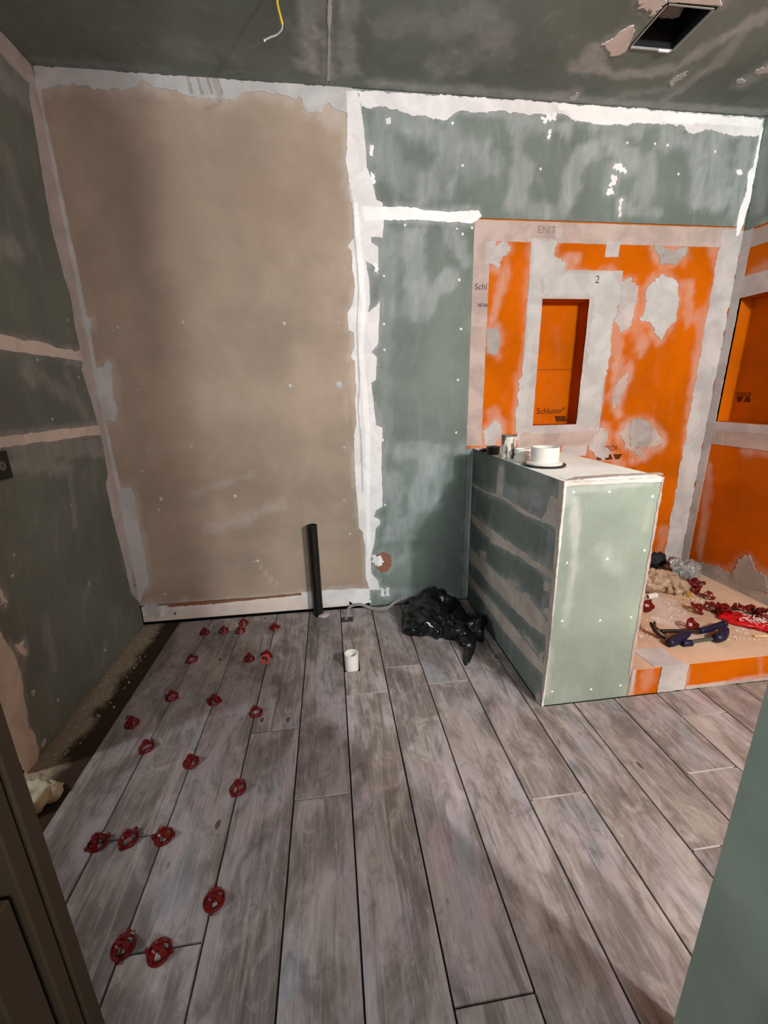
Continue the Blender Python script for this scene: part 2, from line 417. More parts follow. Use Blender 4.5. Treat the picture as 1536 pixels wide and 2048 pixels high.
for k in range(len(S)-1):
    ys = [YB] + joints.get(k, []) + [YF]
    for a, b in zip(ys[:-1], ys[1:]):
        x0, x1, y1, y0 = S[k]+G, S[k+1]-G, a-G, b+G
        if k >= 9:                                       # stop at the half wall and the shower curb
            if k == 9 and y1 > PY: box('floor_plank', (x0, max(y0, PY-0.004), -0.0104), (PX-0.004, y1, 0.0), PLANK, floor, 0.001)
            if y0 > PY-0.01: continue
            y1 = min(y1, PY-0.004)
        if k == 8: x1 = min(x1, PX-0.004)
        cx, cy = (x0+x1)/2, (y0+y1)/2
        poly = [(x0, y0), (x1, y0), (x1, y1), (x0, y1)]
        def notch(n0, n1, m0, m1):                        # a cut-out against the left edge of the plank
            return [(x0, y0), (x1, y0), (x1, y1), (x0, y1), (x0, m1), (n1, m1), (n1, m0), (x0, m0)]
        if k == 5 and y1 > -0.05: poly = [(x0, y0), (x1, y0), (x1, y1), (x0, y1), (x0, -0.088), (1.141, -0.088), (1.141, -0.152), (x0, -0.152), (x0, -0.50), (1.148, -0.50), (1.148, -0.578), (x0, -0.578)]
        bm = bmesh.new(); z1, z0 = 0.0, -0.0104
        dz = random.uniform(-0.0006, 0.0006); c_ = 0.0012
        n = len(poly)
        top = [bm.verts.new((x-cx, y-cy, z1+dz)) for x, y in poly]; bot = [bm.verts.new((x-cx, y-cy, z0)) for x, y in poly]
        ft = bm.faces.new(top); bm.faces.new(list(reversed(bot)))
        for i in range(n): bm.faces.new((top[i], bot[i], bot[(i+1) % n], top[(i+1) % n]))
        bmesh.ops.recalc_face_normals(bm, faces=bm.faces[:])
        bmesh.ops.bevel(bm, geom=list(ft.edges), offset=c_, segments=1, affect='EDGES')
        o = from_bm('floor_plank', bm, PLANK, floor); o.location = (cx, cy, 0)
# pale thinset squeezed up in some end joints
for (x0, y0, x1, y1) in ((690, 1391, 775, 1385), (590, 1597, 698, 1586), (770, 1335, 838, 1330), (862, 1367, 935, 1360), (1062, 1598, 1166, 1585), (1375, 1547, 1467, 1533), (1384, 1699, 1440, 1690), (1367, 1434, 1444, 1424)):
    a, b = FLOOR.uv(x0, y0), FLOOR.uv(x1, y1)
    ym = (a[1]+b[1])/2
    box('grout_line', (a[0]+0.004, ym-0.0028, -0.010), (b[0]-0.002, ym+0.0028, -0.0004), THIN, floor)

# ================================================================== BACK WALL
NU0, NU1, NV0, NV1 = 2.161, 2.424, 1.012, 1.638        # niche
RN0, RN1 = -0.41, -0.050                                # right wall niche
wall_back = panel('wall_back', BACK, -0.12, W+0.14, -0.05, H+0.02, DARK, None, holes=[(NU0-.004, NU1+.004, NV0-.004, NV1+.004)], res=0.6, th=0.10, h=-0.0128)
tag(wall_back, 'back wall of tan, green and orange board with white taped joints', 'wall', kind='structure')
XS = 1.246
st_tan = [([(420, 1060), (560, 1010)], 0.05, 0.28), ([(380, 890), (300, 900)], 0.04, 0.12), ([(520, 1130), (555, 1180)], 0.012, 0.5), ([(620, 212), (690, 240)], 0.07, 0.5),
          ([(190, 200), (260, 215)], 0.06, 0.2), ([(690, 800), (700, 900)], 0.03, 0.2), ([(380, 990), (500, 950)], 0.03, 0.22)]
panel('drywall_panel', BACK, 0.0, XS, 0.112, H, BROWN, wall_back, strokes=st_tan, res=0.022)
st_up = [([(760, 230), (770, 300), (800, 360)], 0.10, 0.40), ([(800, 240), (960, 300)], 0.10, 0.45), ([(850, 380), (900, 320), (990, 330)], 0.09, 0.35), ([(1035, 240), (1040, 330), (1030, 400)], 0.07, 0.55),
         ([(1060, 240), (1130, 260)], 0.06, 0.5), ([(1130, 410), (1150, 330), (1210, 280), (1250, 300)], 0.055, 0.6), ([(1240, 300), (1290, 330), (1290, 410)], 0.07, 0.5), ([(1330, 270), (1390, 290), (1400, 400)], 0.07, 0.55),
         ([(1430, 290), (1440, 400)], 0.08, 0.6), ([(1490, 290), (1470, 420)], 0.05, 0.55), ([(1240, 420), (1310, 425)], 0.04, 0.5), ([(1060, 420), (1110, 425)], 0.05, 0.4), ([(1180, 250), (1280, 265)], 0.05, 0.5)]
panel('drywall_panel', BACK, XS, W, 1.980, H, GREEN, wall_back, strokes=st_up, res=0.02)
st_strip = [([(770, 480), (840, 520), (830, 620)], 0.08, 0.42), ([(830, 480), (850, 610), (900, 560)], 0.07, 0.55), ([(900, 460), (930, 520)], 0.05, 0.45), ([(775, 500), (770, 900)], 0.05, 0.30),
            ([(800, 910), (850, 900), (930, 900)], 0.06, 0.45), ([(850, 920), (840, 1000), (800, 1060)], 0.07, 0.55), ([(880, 920), (870, 1010)], 0.05, 0.5), ([(790, 960), (785, 1060)], 0.06, 0.4), ([(770, 1075), (830, 1075)], 0.03, 0.35),
            ([(800, 1120), (830, 1110)], 0.04, 0.35), ([(780, 1180), (870, 1190)], 0.05, 0.35), ([(820, 1150), (810, 1060)], 0.03, 0.35), ([(900, 1190), (800, 1200)], 0.035, 0.3)]
panel('drywall_panel', BACK, XS, 1.7985, 0.0, 1.980, GREEN, wall_back, strokes=st_strip, res=0.02)
st_or = [([(1010, 490), (1010, 540), (985, 640)], 0.035, 0.6), ([(990, 880), (985, 830)], 0.05, 0.45), ([(1150, 520), (1100, 540)], 0.05, 0.7), ([(1270, 560), (1260, 640), (1280, 690)], 0.06, 0.55), ([(1230, 560), (1235, 820)], 0.055, 0.6),
         ([(1340, 505), (1370, 520)], 0.06, 0.45), ([(1430, 500), (1440, 560), (1400, 640)], 0.06, 0.45), ([(1405, 640), (1350, 1100)], 0.05, 0.5), ([(1310, 570), (1380, 570), (1375, 650)], 0.045, 0.5), ([(1330, 1060), (1320, 1100)], 0.05, 0.4),
         ([(1200, 890), (1240, 930)], 0.05, 0.6), ([(1260, 850), (1310, 880), (1270, 920)], 0.05, 0.55), ([(1120, 900), (1050, 900)], 0.035, 0.5)]
panel('foam_board', BACK, 1.7985, W, SH, 1.980, ORANGE, wall_back, holes=[(NU0, NU1, NV0, NV1), (1.7, PX+0.002, 0.0, PH)], strokes=st_or, res=0.016)
panel('drywall_panel', BACK, 1.7985, PX+0.002, 0.0, PH, GREEN, wall_back, strokes=st_strip, res=0.02)
# recessed shelf box in the back wall
def niche(plane, u0, u1, v0, v1, depth, parent, mat, wallth=0.006):
    bm = bmesh.new()
    def q(u, v, h): return bm.verts.new(plane.w(u, v, h))
    f = [q(u0, v0, 0), q(u1, v0, 0), q(u1, v1, 0), q(u0, v1, 0)]; b = [q(u0, v0, -depth), q(u1, v0, -depth), q(u1, v1, -depth), q(u0, v1, -depth)]
    bm.faces.new(b)
    for i in range(4): bm.faces.new((f[i], f[(i+1) % 4], b[(i+1) % 4], b[i]))
    bmesh.ops.recalc_face_normals(bm, faces=bm.faces[:]); bmesh.ops.reverse_faces(bm, faces=bm.faces[:])
    return from_bm('niche_liner', bm, mat, parent)
n1 = niche(BACK, NU0, NU1, NV0, NV1, 0.092, wall_back, ORANGE)
NB = Plane(1, 0.092, 0, 2, (0, -1, 0))
letters('printed_lettering', 'Schluter', NB, 2.228, 1.068, 0.047, INKO, n1, 0.0012)
letters('printed_lettering', '\u00ae', NB, 2.383, 1.088, 0.022, INKO, n1, 0.0012)
def trap(plane, u, v, w, h, up, mat, parent, hh):
    a, b = (w*0.5, w*0.22) if up else (w*0.22, w*0.5)
    prism('printed_emblem', plane, [(u-a, v), (u+a, v), (u+b, v+h), (u-b, v+h)], hh-0.0004, hh, mat, parent)
trap(NB, 2.362, 1.022, 0.045, 0.032, False, INKO, n1, 0.0012)
trap(NB, 2.396, 1.022, 0.045, 0.032, True, INKO, n1, 0.0012)
for i in range(2): box('niche_board_crease', (2.17, 0.0905, 1.30+0.006*i), (2.42, 0.0925, 1.3012+0.006*i), INKO, n1)
# seam bands of fleece around the foam board (all lie flat on it)
rect(BACK, 1.797, 3.215, 1.886, 1.974, BAND, wall_back, 0.0016)
rect(BACK, 1.797, 1.880, 0.915, 1.972, BAND, wall_back, 0.0022)
rect(BACK, 2.086, 2.166, 0.905, 1.905, BANDG, wall_back, 0.0022)
rect(BACK, 2.420, 2.560, 0.900, 1.720, BANDG, wall_back, 0.0018)
rect(BACK, 2.146, 2.585, 1.640, 1.770, BANDG, wall_back, 0.0030)
rect(BACK, 2.090, 2.590, 0.895, 0.975, BAND, wall_back, 0.0026)
rect(BACK, 2.160, 2.436, 0.968, 1.012, BANDG, wall_back, 0.0034)
rect(BACK, 2.350, 2.500, 0.835, 0.900, BANDG, wall_back, 0.0014)
rect(BACK, 2.205, 2.240, 1.905, 1.945, BANDG, wall_back, 0.0028)
rect(BACK, 2.476, 2.550, 1.83, 1.90, BANDG, wall_back, 0.0030)
rect(BACK, 1.855, 1.905, 1.79, 1.885, BANDG, wall_back, 0.0030)
rect(BACK, 3.105, W-0.002, SH+0.02, 1.965, BANDG, wall_back, 0.0024, amp=0.010)
letters('printed_lettering', 'Schl', BACK, 1.809, 1.676, 0.040, INK, wall_back, 0.0021)
letters('printed_lettering', 'ww', BACK, 1.826, 1.597, 0.040, INK, wall_back, 0.0021)
letters('printed_lettering', 'ENIT', BACK, 2.112, 1.925, 0.045, INKF, wall_back, 0.0018)
letters('pencilled_numeral', '2', BACK, 2.437, 1.712, 0.050, INK, wall_back, 0.0034)
letters('printed_lettering', 'KERDI', BACK, 2.575, 0.860, 0.040, INKO, wall_back, 0.0012)
for i, (u, up) in enumerate(((2.585, False), (2.640, True), (2.695, False))): trap(BACK, u, 0.808, 0.056, 0.030, up, INKO, wall_back, 0.0012)
box('printed_rule', (2.50, -0.0006, 0.745), (2.82, 0.0, 0.750), INKO, wall_back)
# thinset and compound on the orange board
mud(BACK, [(1068, 484), (1112, 482), (1110, 515), (1135, 525), (1125, 545), (1082, 560), (1078, 640), (1062, 700), (1060, 760), (1050, 850), (1035, 880), (1030, 850), (1040, 760), (1052, 700), (1055, 600), (1062, 540)], MUDG, wall_back, 0.0036, 0.008)
mud(BACK, [(1190, 560), (1232, 552), (1242, 590), (1225, 640), (1222, 700), (1205, 770), (1195, 830), (1172, 850), (1158, 830), (1175, 700), (1185, 620)], MUDG, wall_back, 0.0038, 0.008)
mud(BACK, [(1090, 548), (1225, 545), (1232, 560), (1200, 590), (1085, 592)], MUDG, wall_back, 0.0040, 0.004)
mud(BACK, [(1292, 575), (1310, 556), (1335, 550), (1352, 562), (1358, 600), (1350, 640), (1335, 660), (1322, 678), (1308, 668), (1300, 645), (1280, 640), (1290, 610)], MUDG, wall_back, 0.005, 0.008)
mud(BACK, [(1240, 565), (1262, 556), (1275, 575), (1268, 620), (1262, 650), (1240, 665), (1232, 640), (1236, 600)], BANDG, wall_back, 0.0030, 0.009)
mud(BACK, [(1307, 488), (1345, 500), (1375, 490), (1372, 512), (1350, 528), (1325, 528), (1310, 510)], THIN, wall_back, 0.004, 0.008)
mud(BACK, [(1262, 842), (1282, 835), (1300, 845), (1304, 870), (1296, 888), (1280, 898), (1262, 890), (1256, 865)], THIN, wall_back, 0.005, 0.008)
mud(BACK, [(1240, 868), (1258, 842), (1258, 890), (1280, 900), (1288, 915), (1265, 905), (1250, 895)], BAND, wall_back, 0.003, 0.008)
mud(BACK, [(1304, 850), (1328, 884), (1295, 898), (1290, 905), (1300, 880)], BAND, wall_back, 0.0032, 0.003)
mud(BACK, [(1188, 870), (1205, 850), (1215, 870), (1210, 892), (1220, 910), (1205, 922), (1190, 912), (1180, 895)], BANDG, wall_back, 0.0042, 0.008)
mud(BACK, [(972, 660), (995, 655), (1000, 680), (995, 708), (973, 705)], THIN, wall_back, 0.003, 0.004)
mud(BACK, [(985, 488), (1012, 484), (1018, 500), (1005, 520), (1000, 540), (988, 530), (984, 510)], BANDG, wall_back, 0.003, 0.008)
mud(BACK, [(970, 855), (990, 842), (1005, 850), (1000, 870), (990, 893), (968, 890)], BANDG, wall_back, 0.003, 0.008)
mud(BACK, [(1238, 760), (1258, 738), (1255, 765), (1240, 800), (1228, 820), (1222, 790)], BAND, wall_back, 0.002, 0.008)
# joint compound on the drywall part
mud(BACK, [(66, 131), (300, 146), (500, 161), (716, 178), (704, 190), (693, 228), (672, 216), (655, 206), (642, 226), (614, 222), (600, 198), (570, 192), (520, 185), (478, 186), (470, 198), (440, 201), (395, 197), (372, 190), (350, 183), (300, 171), (284, 160), (278, 172), (262, 178), (210, 181), (168, 174), (150, 168), (120, 172), (82, 182), (74, 170)], MUDG, wall_back, 0.003, 0.006)
for a in (372, 392, 412, 432): mud(BACK, [(a, 153), (a+5, 153), (a+16, 190), (a+10, 190)], THIN, wall_back, 0.0034, 0.002)
def c9(*pts): return [(600+x/2.275, 300+y/2.275) for x, y in pts]
mud(BACK, [(716, 182), (692, 182), (695, 230), (693, 270)] + c9((215, 0), (206, 40), (213, 80), (220, 120), (220, 170), (235, 250), (243, 300), (245, 400), (218, 440), (235, 460), (238, 540), (250, 620), (240, 700), (215, 740), (220, 820), (245, 830), (245, 900), (232, 945), (250, 960), (250, 1040), (258, 1080), (250, 1120), (255, 1250), (245, 1300), (250, 1480), (262, 1620), (268, 1720), (285, 1740), (295, 1800), (300, 1950), (318, 2000), (362, 2000), (355, 1960), (325, 1930), (322, 1850), (340, 1780), (345, 1720), (365, 1700), (362, 1680), (335, 1670), (345, 1640), (375, 1620), (370, 1400), (375, 1265), (345, 1250), (335, 1150), (325, 1060), (345, 1045), (350, 940), (325, 920), (355, 880), (360, 790), (363, 690), (340, 715), (310, 740), (318, 690), (315, 600), (300, 520), (298, 505), (340, 530), (355, 540), (355, 440), (325, 420), (320, 395), (375, 400), (380, 330), (375, 240), (345, 225), (340, 180), (325, 130), (305, 80), (298, 0)) + [(727, 250), (722, 215)], MUD, wall_back, 0.003, 0.0022, 0.004)
mud(BACK, c9((240, 240), (262, 240), (285, 500), (300, 700), (290, 900), (305, 1100), (320, 1300), (318, 1600), (322, 1850), (306, 1860), (296, 1600), (296, 1300), (280, 1100), (268, 900), (275, 700), (262, 500)), MUDW, wall_back, 0.0045, 0.003)
mud(BACK, c9((222, 150), (227, 150), (246, 260), (252, 420), (262, 520), (270, 640), (262, 800), (268, 960), (274, 1060), (266, 1180), (280, 1300), (288, 1500), (284, 1560), (280, 1500), (273, 1300), (260, 1180), (268, 1060), (262, 960), (256, 800), (264, 640), (256, 520), (246, 420), (240, 260)), MUDG, wall_back, 0.0052, 0.001)
mud(BACK, [(722, 413), (830, 415), (845, 421), (900, 424), (958, 421), (963, 432), (945, 447), (880, 443), (830, 440), (730, 441)], MUDW, wall_back, 0.0042, 0.003)
mud(BACK, [(716, 181), (900, 193), (1100, 205), (1300, 220), (1527, 238), (1520, 272), (1490, 271), (1460, 270), (1440, 265), (1412, 260), (1392, 268), (1376, 266), (1362, 251), (1310, 248), (1268, 244), (1255, 250), (1200, 250), (1150, 240), (1122, 228), (1098, 228), (1040, 228), (1000, 222), (960, 226), (930, 222), (908, 225), (896, 238), (884, 240), (862, 235), (820, 230), (770, 214), (722, 215)], MUD, wall_back, 0.003, 0.005)
mud(BACK, [(1110, 207), (1300, 221), (1524, 240), (1518, 255), (1370, 246), (1255, 248), (1200, 249), (1150, 239), (1118, 222)], MUDW, wall_back, 0.0042, 0.004)
mud(BACK, [(1228, 326), (1250, 334), (1253, 346), (1236, 342), (1226, 336)], MUDW, wall_back, 0.003, 0.004)
mud(BACK, [(1222, 352), (1234, 350), (1230, 372), (1218, 374)], MUDW, wall_back, 0.003, 0.005)
mud(BACK, [(1212, 378), (1224, 374), (1229, 388), (1214, 391)], MUDW, wall_back, 0.003, 0.004)
mud(BACK, [(1238, 400), (1244, 400), (1242, 433), (1237, 433)], MUD, wall_back, 0.002, 0.004)
mud(BACK, [(1096, 262), (1104, 258), (1098, 280), (1093, 276)], MUDW, wall_back, 0.003, 0.003)
mud(BACK, [(1083, 236), (1116, 226), (1108, 240), (1086, 246)], MUDW, wall_back, 0.0038, 0.004)
mud(BACK, [(1518, 268), (1526, 255), (1512, 330), (1500, 400), (1478, 470), (1470, 474), (1476, 430), (1492, 380), (1496, 345), (1506, 335)], MUDW, wall_back, 0.004, 0.003)
mud(BACK, [(1470, 340), (1482, 338), (1486, 348), (1478, 352)], MUDW, wall_back, 0.003, 0.003)
mud(BACK, [(770, 238), (780, 236), (784, 248), (774, 250)], MUD, wall_back, 0.003, 0.003)
for (x, y) in ((738, 290), (741, 345), (748, 525)): mud(BACK, [(x, y), (x+9, y+2), (x+8, y+24), (x+1, y+20)], MUDW, wall_back, 0.0036, 0.004)
spots(BACK, [(925, 331), (1081, 338), (1255, 286), (1310, 287), (1335, 290), (1430, 303), (1357, 348), (914, 457), (768, 648), (769, 700), (766, 880), (918, 560), (922, 658), (916, 760), (912, 865), (944, 455), (905, 246), (768, 552), (770, 1010), (810, 450), (925, 468)], MUDW, wall_back)
spots(BACK, [(568, 646, .008), (366, 645, .006), (678, 770, .016), (580, 772, .009), (688, 895, .008), (676, 645, .005), (383, 893, .006), (235, 655, .006), (322, 998, .010), (318, 1020, .006), (470, 992, .01), (688, 1002, .006), (700, 1068, .007), (284, 942, .006), (298, 900, .004), (515, 1122, .008), (508, 1123, .005), (555, 1168, .007), (330, 1188, .006), (276, 780, .005), (640, 720, .004), (593, 1005, .004), (225, 660, .005)], MUDG, wall_back)
# left corner patches on the tan board
CZ = [2.40, 2.2, 2.0, 1.8, 1.6, 1.4, 1.2, 1.0, 0.8, 0.6, 0.4, 0.2, 0.13]
mud(BACK, [(0.001, z) for z in CZ] + [BACK.uv(*q) for q in reversed([(84, 182), (92, 230), (122, 380), (152, 520), (177, 640), (198, 760), (214, 850), (231, 930), (250, 1010), (274, 1120), (288, 1180)])], MUDG, wall_back, 0.003, 0.003, px=False)
mud(BACK, [(188, 737), (206, 735), (215, 724), (224, 727), (226, 790), (235, 815), (232, 843), (210, 838), (196, 790)], MUDG, wall_back, 0.004, 0.003)
mud(BACK, [(237, 978), (262, 974), (268, 984), (276, 1040), (290, 1110), (298, 1170), (286, 1182), (274, 1150), (258, 1080)], MUDG, wall_back, 0.004, 0.003)
mud(BACK, [(172, 635), (184, 640), (186, 655), (178, 664), (170, 655)], MUDG, wall_back, 0.004, 0.003)
# filler strip along the bottom of the tan board
bs = panel('filler_strip', BACK, 0.004, 1.13, 0.012, 0.104, board('filler_strip_paper', (214, 200, 188), (232, 226, 220), extra=0.3), wall_back, strokes=[([(620, 1200), (720, 1195)], 0.05, 0.8), ([(300, 1225), (318, 1225)], 0.04, 0.9)], res=0.02, h=0.0)
mud(BACK, [(330, 1212), (372, 1206), (374, 1203), (420, 1204), (422, 1208), (390, 1210), (340, 1214)], plain('torn_brown_paper', (150, 92, 64), 0.9), wall_back, 0.001, 0.003, name='torn_paper_edge')
mud(BACK, [(420, 1203), (560, 1190), (620, 1184), (622, 1188), (500, 1200), (425, 1208)], plain('torn_brown_paper_b', (138, 96, 72), 0.9), wall_back, 0.001, 0.002, name='torn_paper_edge')
mud(BACK, [(600, 1184), (700, 1178), (738, 1178), (742, 1205), (712, 1208), (690, 1196), (640, 1196), (612, 1194)], MUD, wall_back, 0.003, 0.006)
mud(BACK, [(289, 1210), (318, 1208), (322, 1232), (292, 1236)], MUDG, wall_back, 0.003, 0.003)
spots(BACK, [(350, 1227, .006), (704, 1184, .004), (733, 1186, .005)], DARK, bs, name='screw_hole')
# torn hole in the green strip
hp = mud(BACK, [(752, 1108), (768, 1104), (782, 1112), (784, 1130), (776, 1143), (762, 1144), (752, 1134)], plain('torn_brown_paper_c', (146, 98, 78), 0.9), wall_back, 0.0015, 0.006, name='torn_paper_patch')
mud(BACK, [(744, 1108), (758, 1112), (764, 1130), (752, 1132), (746, 1124)], MUD, wall_back, 0.0025, 0.008)
mud(BACK, [(757, 1112), (764, 1112), (765, 1130), (758, 1130)], MUDW, wall_back, 0.003, 0.002)
for (x, y) in ((762, 1176), (772, 1176)): mud(BACK, [(x, y), (x+6, y), (x+6, y+16), (x, y+16)], MUD, wall_back, 0.002, 0.003)

# ================================================================== LEFT WALL
LE = -0.925
wall_left = box('wall_left', (-0.115, LE, -0.05), (-0.0128, 0.10, H+0.02), DARK)
tag(wall_left, 'dim left wall of dark green board with taped joints', 'wall', kind='structure')
st_l = [([(0, 480), (30, 500)], 0.05, 0.5), ([(60, 740), (150, 800)], 0.06, 0.35), ([(30, 900), (160, 900), (205, 890)], 0.05, 0.42, 0.35), ([(20, 930), (140, 935)], 0.035, 0.42, 0.4), ([(140, 950), (150, 1050)], 0.022, 0.4), ([(180, 1160), (175, 1190)], 0.025, 0.45),
        ([(85, 1230), (110, 1330)], 0.03, 0.25), ([(210, 1290), (205, 1330)], 0.02, 0.3), ([(0, 150), (50, 190)], 0.06, 0.5), ([(0, 300), (40, 400)], 0.06, 0.25), ([(130, 740), (170, 830)], 0.03, 0.3)]
panel('drywall_panel', LEFT, LE, 0.0, 1.383, H, GREENL, wall_left, strokes=st_l, res=0.02)
panel('drywall_panel', LEFT, LE, 0.0, 1.064, 1.383, GREENL, wall_left, strokes=st_l, res=0.02)
panel('drywall_panel', LEFT, LE, 0.0, 0.0, 1.064, GREENL, wall_left, strokes=st_l, res=0.02)
mud(LEFT, [(-40, 662), (0, 668), (25, 673), (48, 683), (58, 680), (85, 684), (112, 696), (140, 699), (148, 704), (160, 700), (172, 704), (178, 724), (120, 716), (60, 708), (0, 698), (-40, 692)], MUDP, wall_left, 0.003, 0.003)
mud(LEFT, [(-40, 879), (0, 874), (100, 861), (196, 850), (206, 852), (208, 870), (170, 872), (140, 876), (100, 884), (80, 884), (40, 891), (0, 895), (-40, 900)], MUDP, wall_left, 0.003, 0.003)
mud(LEFT, [(-0.001, z) for z in CZ] + [LEFT.uv(*q) for q in reversed([(58, 165), (60, 200), (72, 270), (90, 380), (100, 440), (122, 530), (143, 600), (150, 650), (166, 728), (162, 738), (166, 748), (188, 820), (206, 890), (216, 950), (212, 970), (228, 1045), (245, 1110), (262, 1184)])], MUDG, wall_left, 0.003, 0.003, px=False)
mud(LEFT, [(-10, 52), (0, 62), (60, 128), (70, 160), (60, 170), (40, 150), (0, 108), (-10, 100)], MUDG, wall_left, 0.003, 0.004)
mud(LEFT, [(40, 1345), (22, 1300), (12, 1285), (-20, 1230), (-60, 1240), (-20, 1340), (20, 1480), (56, 1560), (66, 1552), (74, 1524), (76, 1500), (66, 1466), (56, 1455), (52, 1420), (44, 1370)], MUDP, wall_left, 0.003, 0.004)
mud(LEFT, [(30, 1292), (46, 1282), (53, 1312), (38, 1306)], MUDP, wall_left, 0.003, 0.002)
mud(LEFT, [(-5, 1180), (8, 1192), (10, 1215), (0, 1205)], MUDP, wall_left, 0.003, 0.003)
mud(LEFT, [(262, 1120), (268, 1120), (272, 1175), (266, 1175)], THIN, wall_left, 0.0035, 0.001)
spots(LEFT, [(158, 755, .006), (105, 838, .006), (75, 720, .006), (142, 1010, .005), (28, 1110, .006), (178, 1168, .005), (25, 1152, .008), (66, 1385, .010), (116, 1400, .006), (88, 1485, .014), (210, 1300, .007), (135, 640, .004)], MUDG, wall_left)
ob = empty('outlet_box', tuple(P(0, 0.004, 2, 930)))
c = P(0, 0.0, 0, 930); yb, zb = c[1], 0.99
PLAS = plain('black_box_plastic', (26, 24, 22), 0.5, 0.4); STEEL = plain('grey_steel', (120, 116, 110), 0.4, 0.5, metal=0.6)
q0 = P(0, 0.0, 16, 930); Q = lambda n, lo, hi, m: box(n, tuple(np.array(lo)-np.array(ob.location)), tuple(np.array(hi)-np.array(ob.location)), m, ob, 0.001)
Q('box_frame', (0.0006, q0[1]-0.085, zb-0.045), (0.007, q0[1], zb+0.045), PLAS)
bo = lathe('round_knob', [(0.004, 0), (0.016, 0), (0.016, 0.006), (0.004, 0.006)], STEEL, ob, 18)
bo.rotation_euler = (0, math.pi/2, 0); bo.location = tuple(np.array((0.007, q0[1]-0.042, zb))-np.array(ob.location))
tag(ob, 'small black electrical box with round grey knob on left green wall', 'electrical box')

# ================================================================== RIGHT WALL
wall_right = panel('wall_right', RIGHT, -3.5, 0.0, -0.05, H+0.02, DARK, None, holes=[(RN0-.004, RN1+.004, NV0-.004, NV1+.004)], res=0.9, th=0.10, h=-0.0128)
tag(wall_right, 'shadowed right shower wall, orange board below and green above', 'wall', kind='structure')
panel('drywall_panel', RIGHT, -3.5, -0.0005, 1.960, H, GREEN, wall_right, strokes=[([(1534, 260), (1520, 420)], 0.05, 0.7), ([(1520, 455), (1536, 440)], 0.05, 0.7)], res=0.035)
panel('foam_board', RIGHT, -3.5, -0.0005, SH, 1.960, ORANGED, wall_right, holes=[(RN0, RN1, NV0, NV1)], strokes=[([(1500, 560), (1536, 540)], 0.06, 0.6), ([(1420, 930), (1400, 1110)], 0.03, 0.7), ([(1500, 900), (1536, 900)], 0.06, 0.6), ([(1470, 1140), (1480, 1180)], 0.06, 0.5)], res=0.025)
n2 = niche(RIGHT, RN0, RN1, NV0, NV1, 0.092, wall_right, ORANGED)
rect(RIGHT, -0.052, -0.002, SH+0.02, 1.96, BANDG, wall_right, 0.002, amp=0.003)
rect(RIGHT, -0.62, -0.050, 1.640, 1.740, BANDG, wall_right, 0.0024)
rect(RIGHT, -0.62, -0.050, 0.965, 1.010, BANDG, wall_right, 0.0030)
rect(RIGHT, -0.62, -0.050, 0.885, 0.965, BAND, wall_right, 0.0024)
rect(RIGHT, -0.49, -0.41, 0.965, 1.640, BANDG, wall_right, 0.0028)
rect(RIGHT, -0.9, -0.050, 1.87, 1.95, BAND, wall_right, 0.0018)
mud(RIGHT, [(1475, 1120), (1500, 1110), (1512, 1140), (1536, 1155), (1536, 1185), (1500, 1175), (1465, 1165)], THIN, wall_right, 0.004, 0.01)
mud(RIGHT, [(1378, 1140), (1400, 1125), (1440, 1135), (1480, 1160), (1536, 1190), (1560, 1215), (1560, 1250), (1536, 1236), (1460, 1190)], THIN, wall_right, 0.003, 0.008)
RB = Plane(0, W+0.092, 1, 2, (-1, 0, 0))
for i, (v, up) in enumerate(((-0.052-0.03, False), (-0.052-0.075, True))): trap(RB, v, 1.115, 0.04, 0.028, up, INKO, n2, 0.0012)
letters('printed_lettering', 'KERDI', RB, -0.06, 1.145, 0.03, INKO, n2, 0.0012)
SHP = plain('shower_board_back', (90, 88, 84), 0.9, 0.1)

# ================================================================== CEILING
V0, V1, VY0, VY1 = 2.268, 2.458, -0.511, -0.315
ceiling = panel('ceiling', CEIL, -2.2, W+0.12, -3.6, 0.12, DARK, None, holes=[(V0-.003, V1+.003, VY0-.003, VY1+.003)], res=1.0, th=0.02, h=-0.0128)
tag(ceiling, 'dark green board ceiling with smeared joint compound', 'ceiling', kind='structure')
st_c = [([(625, 0), (620, 130)], 0.05, 0.65, 0.4), ([(690, 0), (700, 140)], 0.05, 0.6, 0.5), ([(900, 60), (960, 20), (1000, 100)], 0.09, 0.40), ([(880, 140), (1010, 60)], 0.10, 0.35), ([(760, 60), (860, 30)], 0.06, 0.3), ([(740, 165), (1000, 185), (1300, 210), (1530, 225)], 0.035, 0.55),
        ([(70, 120), (200, 130), (340, 145)], 0.035, 0.3), ([(1150, 130), (1230, 150), (1350, 140), (1440, 80), (1530, 30)], 0.035, 0.8, 0.5), ([(1330, 200), (1430, 130), (1500, 50)], 0.03, 0.6), ([(1500, 160), (1536, 130)], 0.05, 0.6), ([(1250, 190), (1350, 175)], 0.04, 0.45), ([(1090, 190), (1160, 190)], 0.03, 0.5),
        ([(1185, 110), (1210, 140)], 0.05, 0.9, 0.4), ([(350, 90), (450, 100)], 0.08, 0.22), ([(650, 60), (655, 150)], 0.02, 0.8)]
CX = 1.142
panel('drywall_panel', CEIL, -2.2, CX, -1.22, 0.0, GREENC, ceiling, strokes=st_c, res=0.03)
panel('drywall_panel', CEIL, CX, W, -1.22, 0.0, GREENC, ceiling, holes=[(V0, V1, VY0, VY1)], strokes=st_c, res=0.022)
panel('drywall_panel', CEIL, -2.2, W, -3.6, -1.22, GREENC, ceiling, res=0.4)
mud(CEIL, [(656, -20), (664, -20), (661, 60), (660, 160), (654, 160), (656, 60)], MUDG, ceiling, 0.002, 0.003)
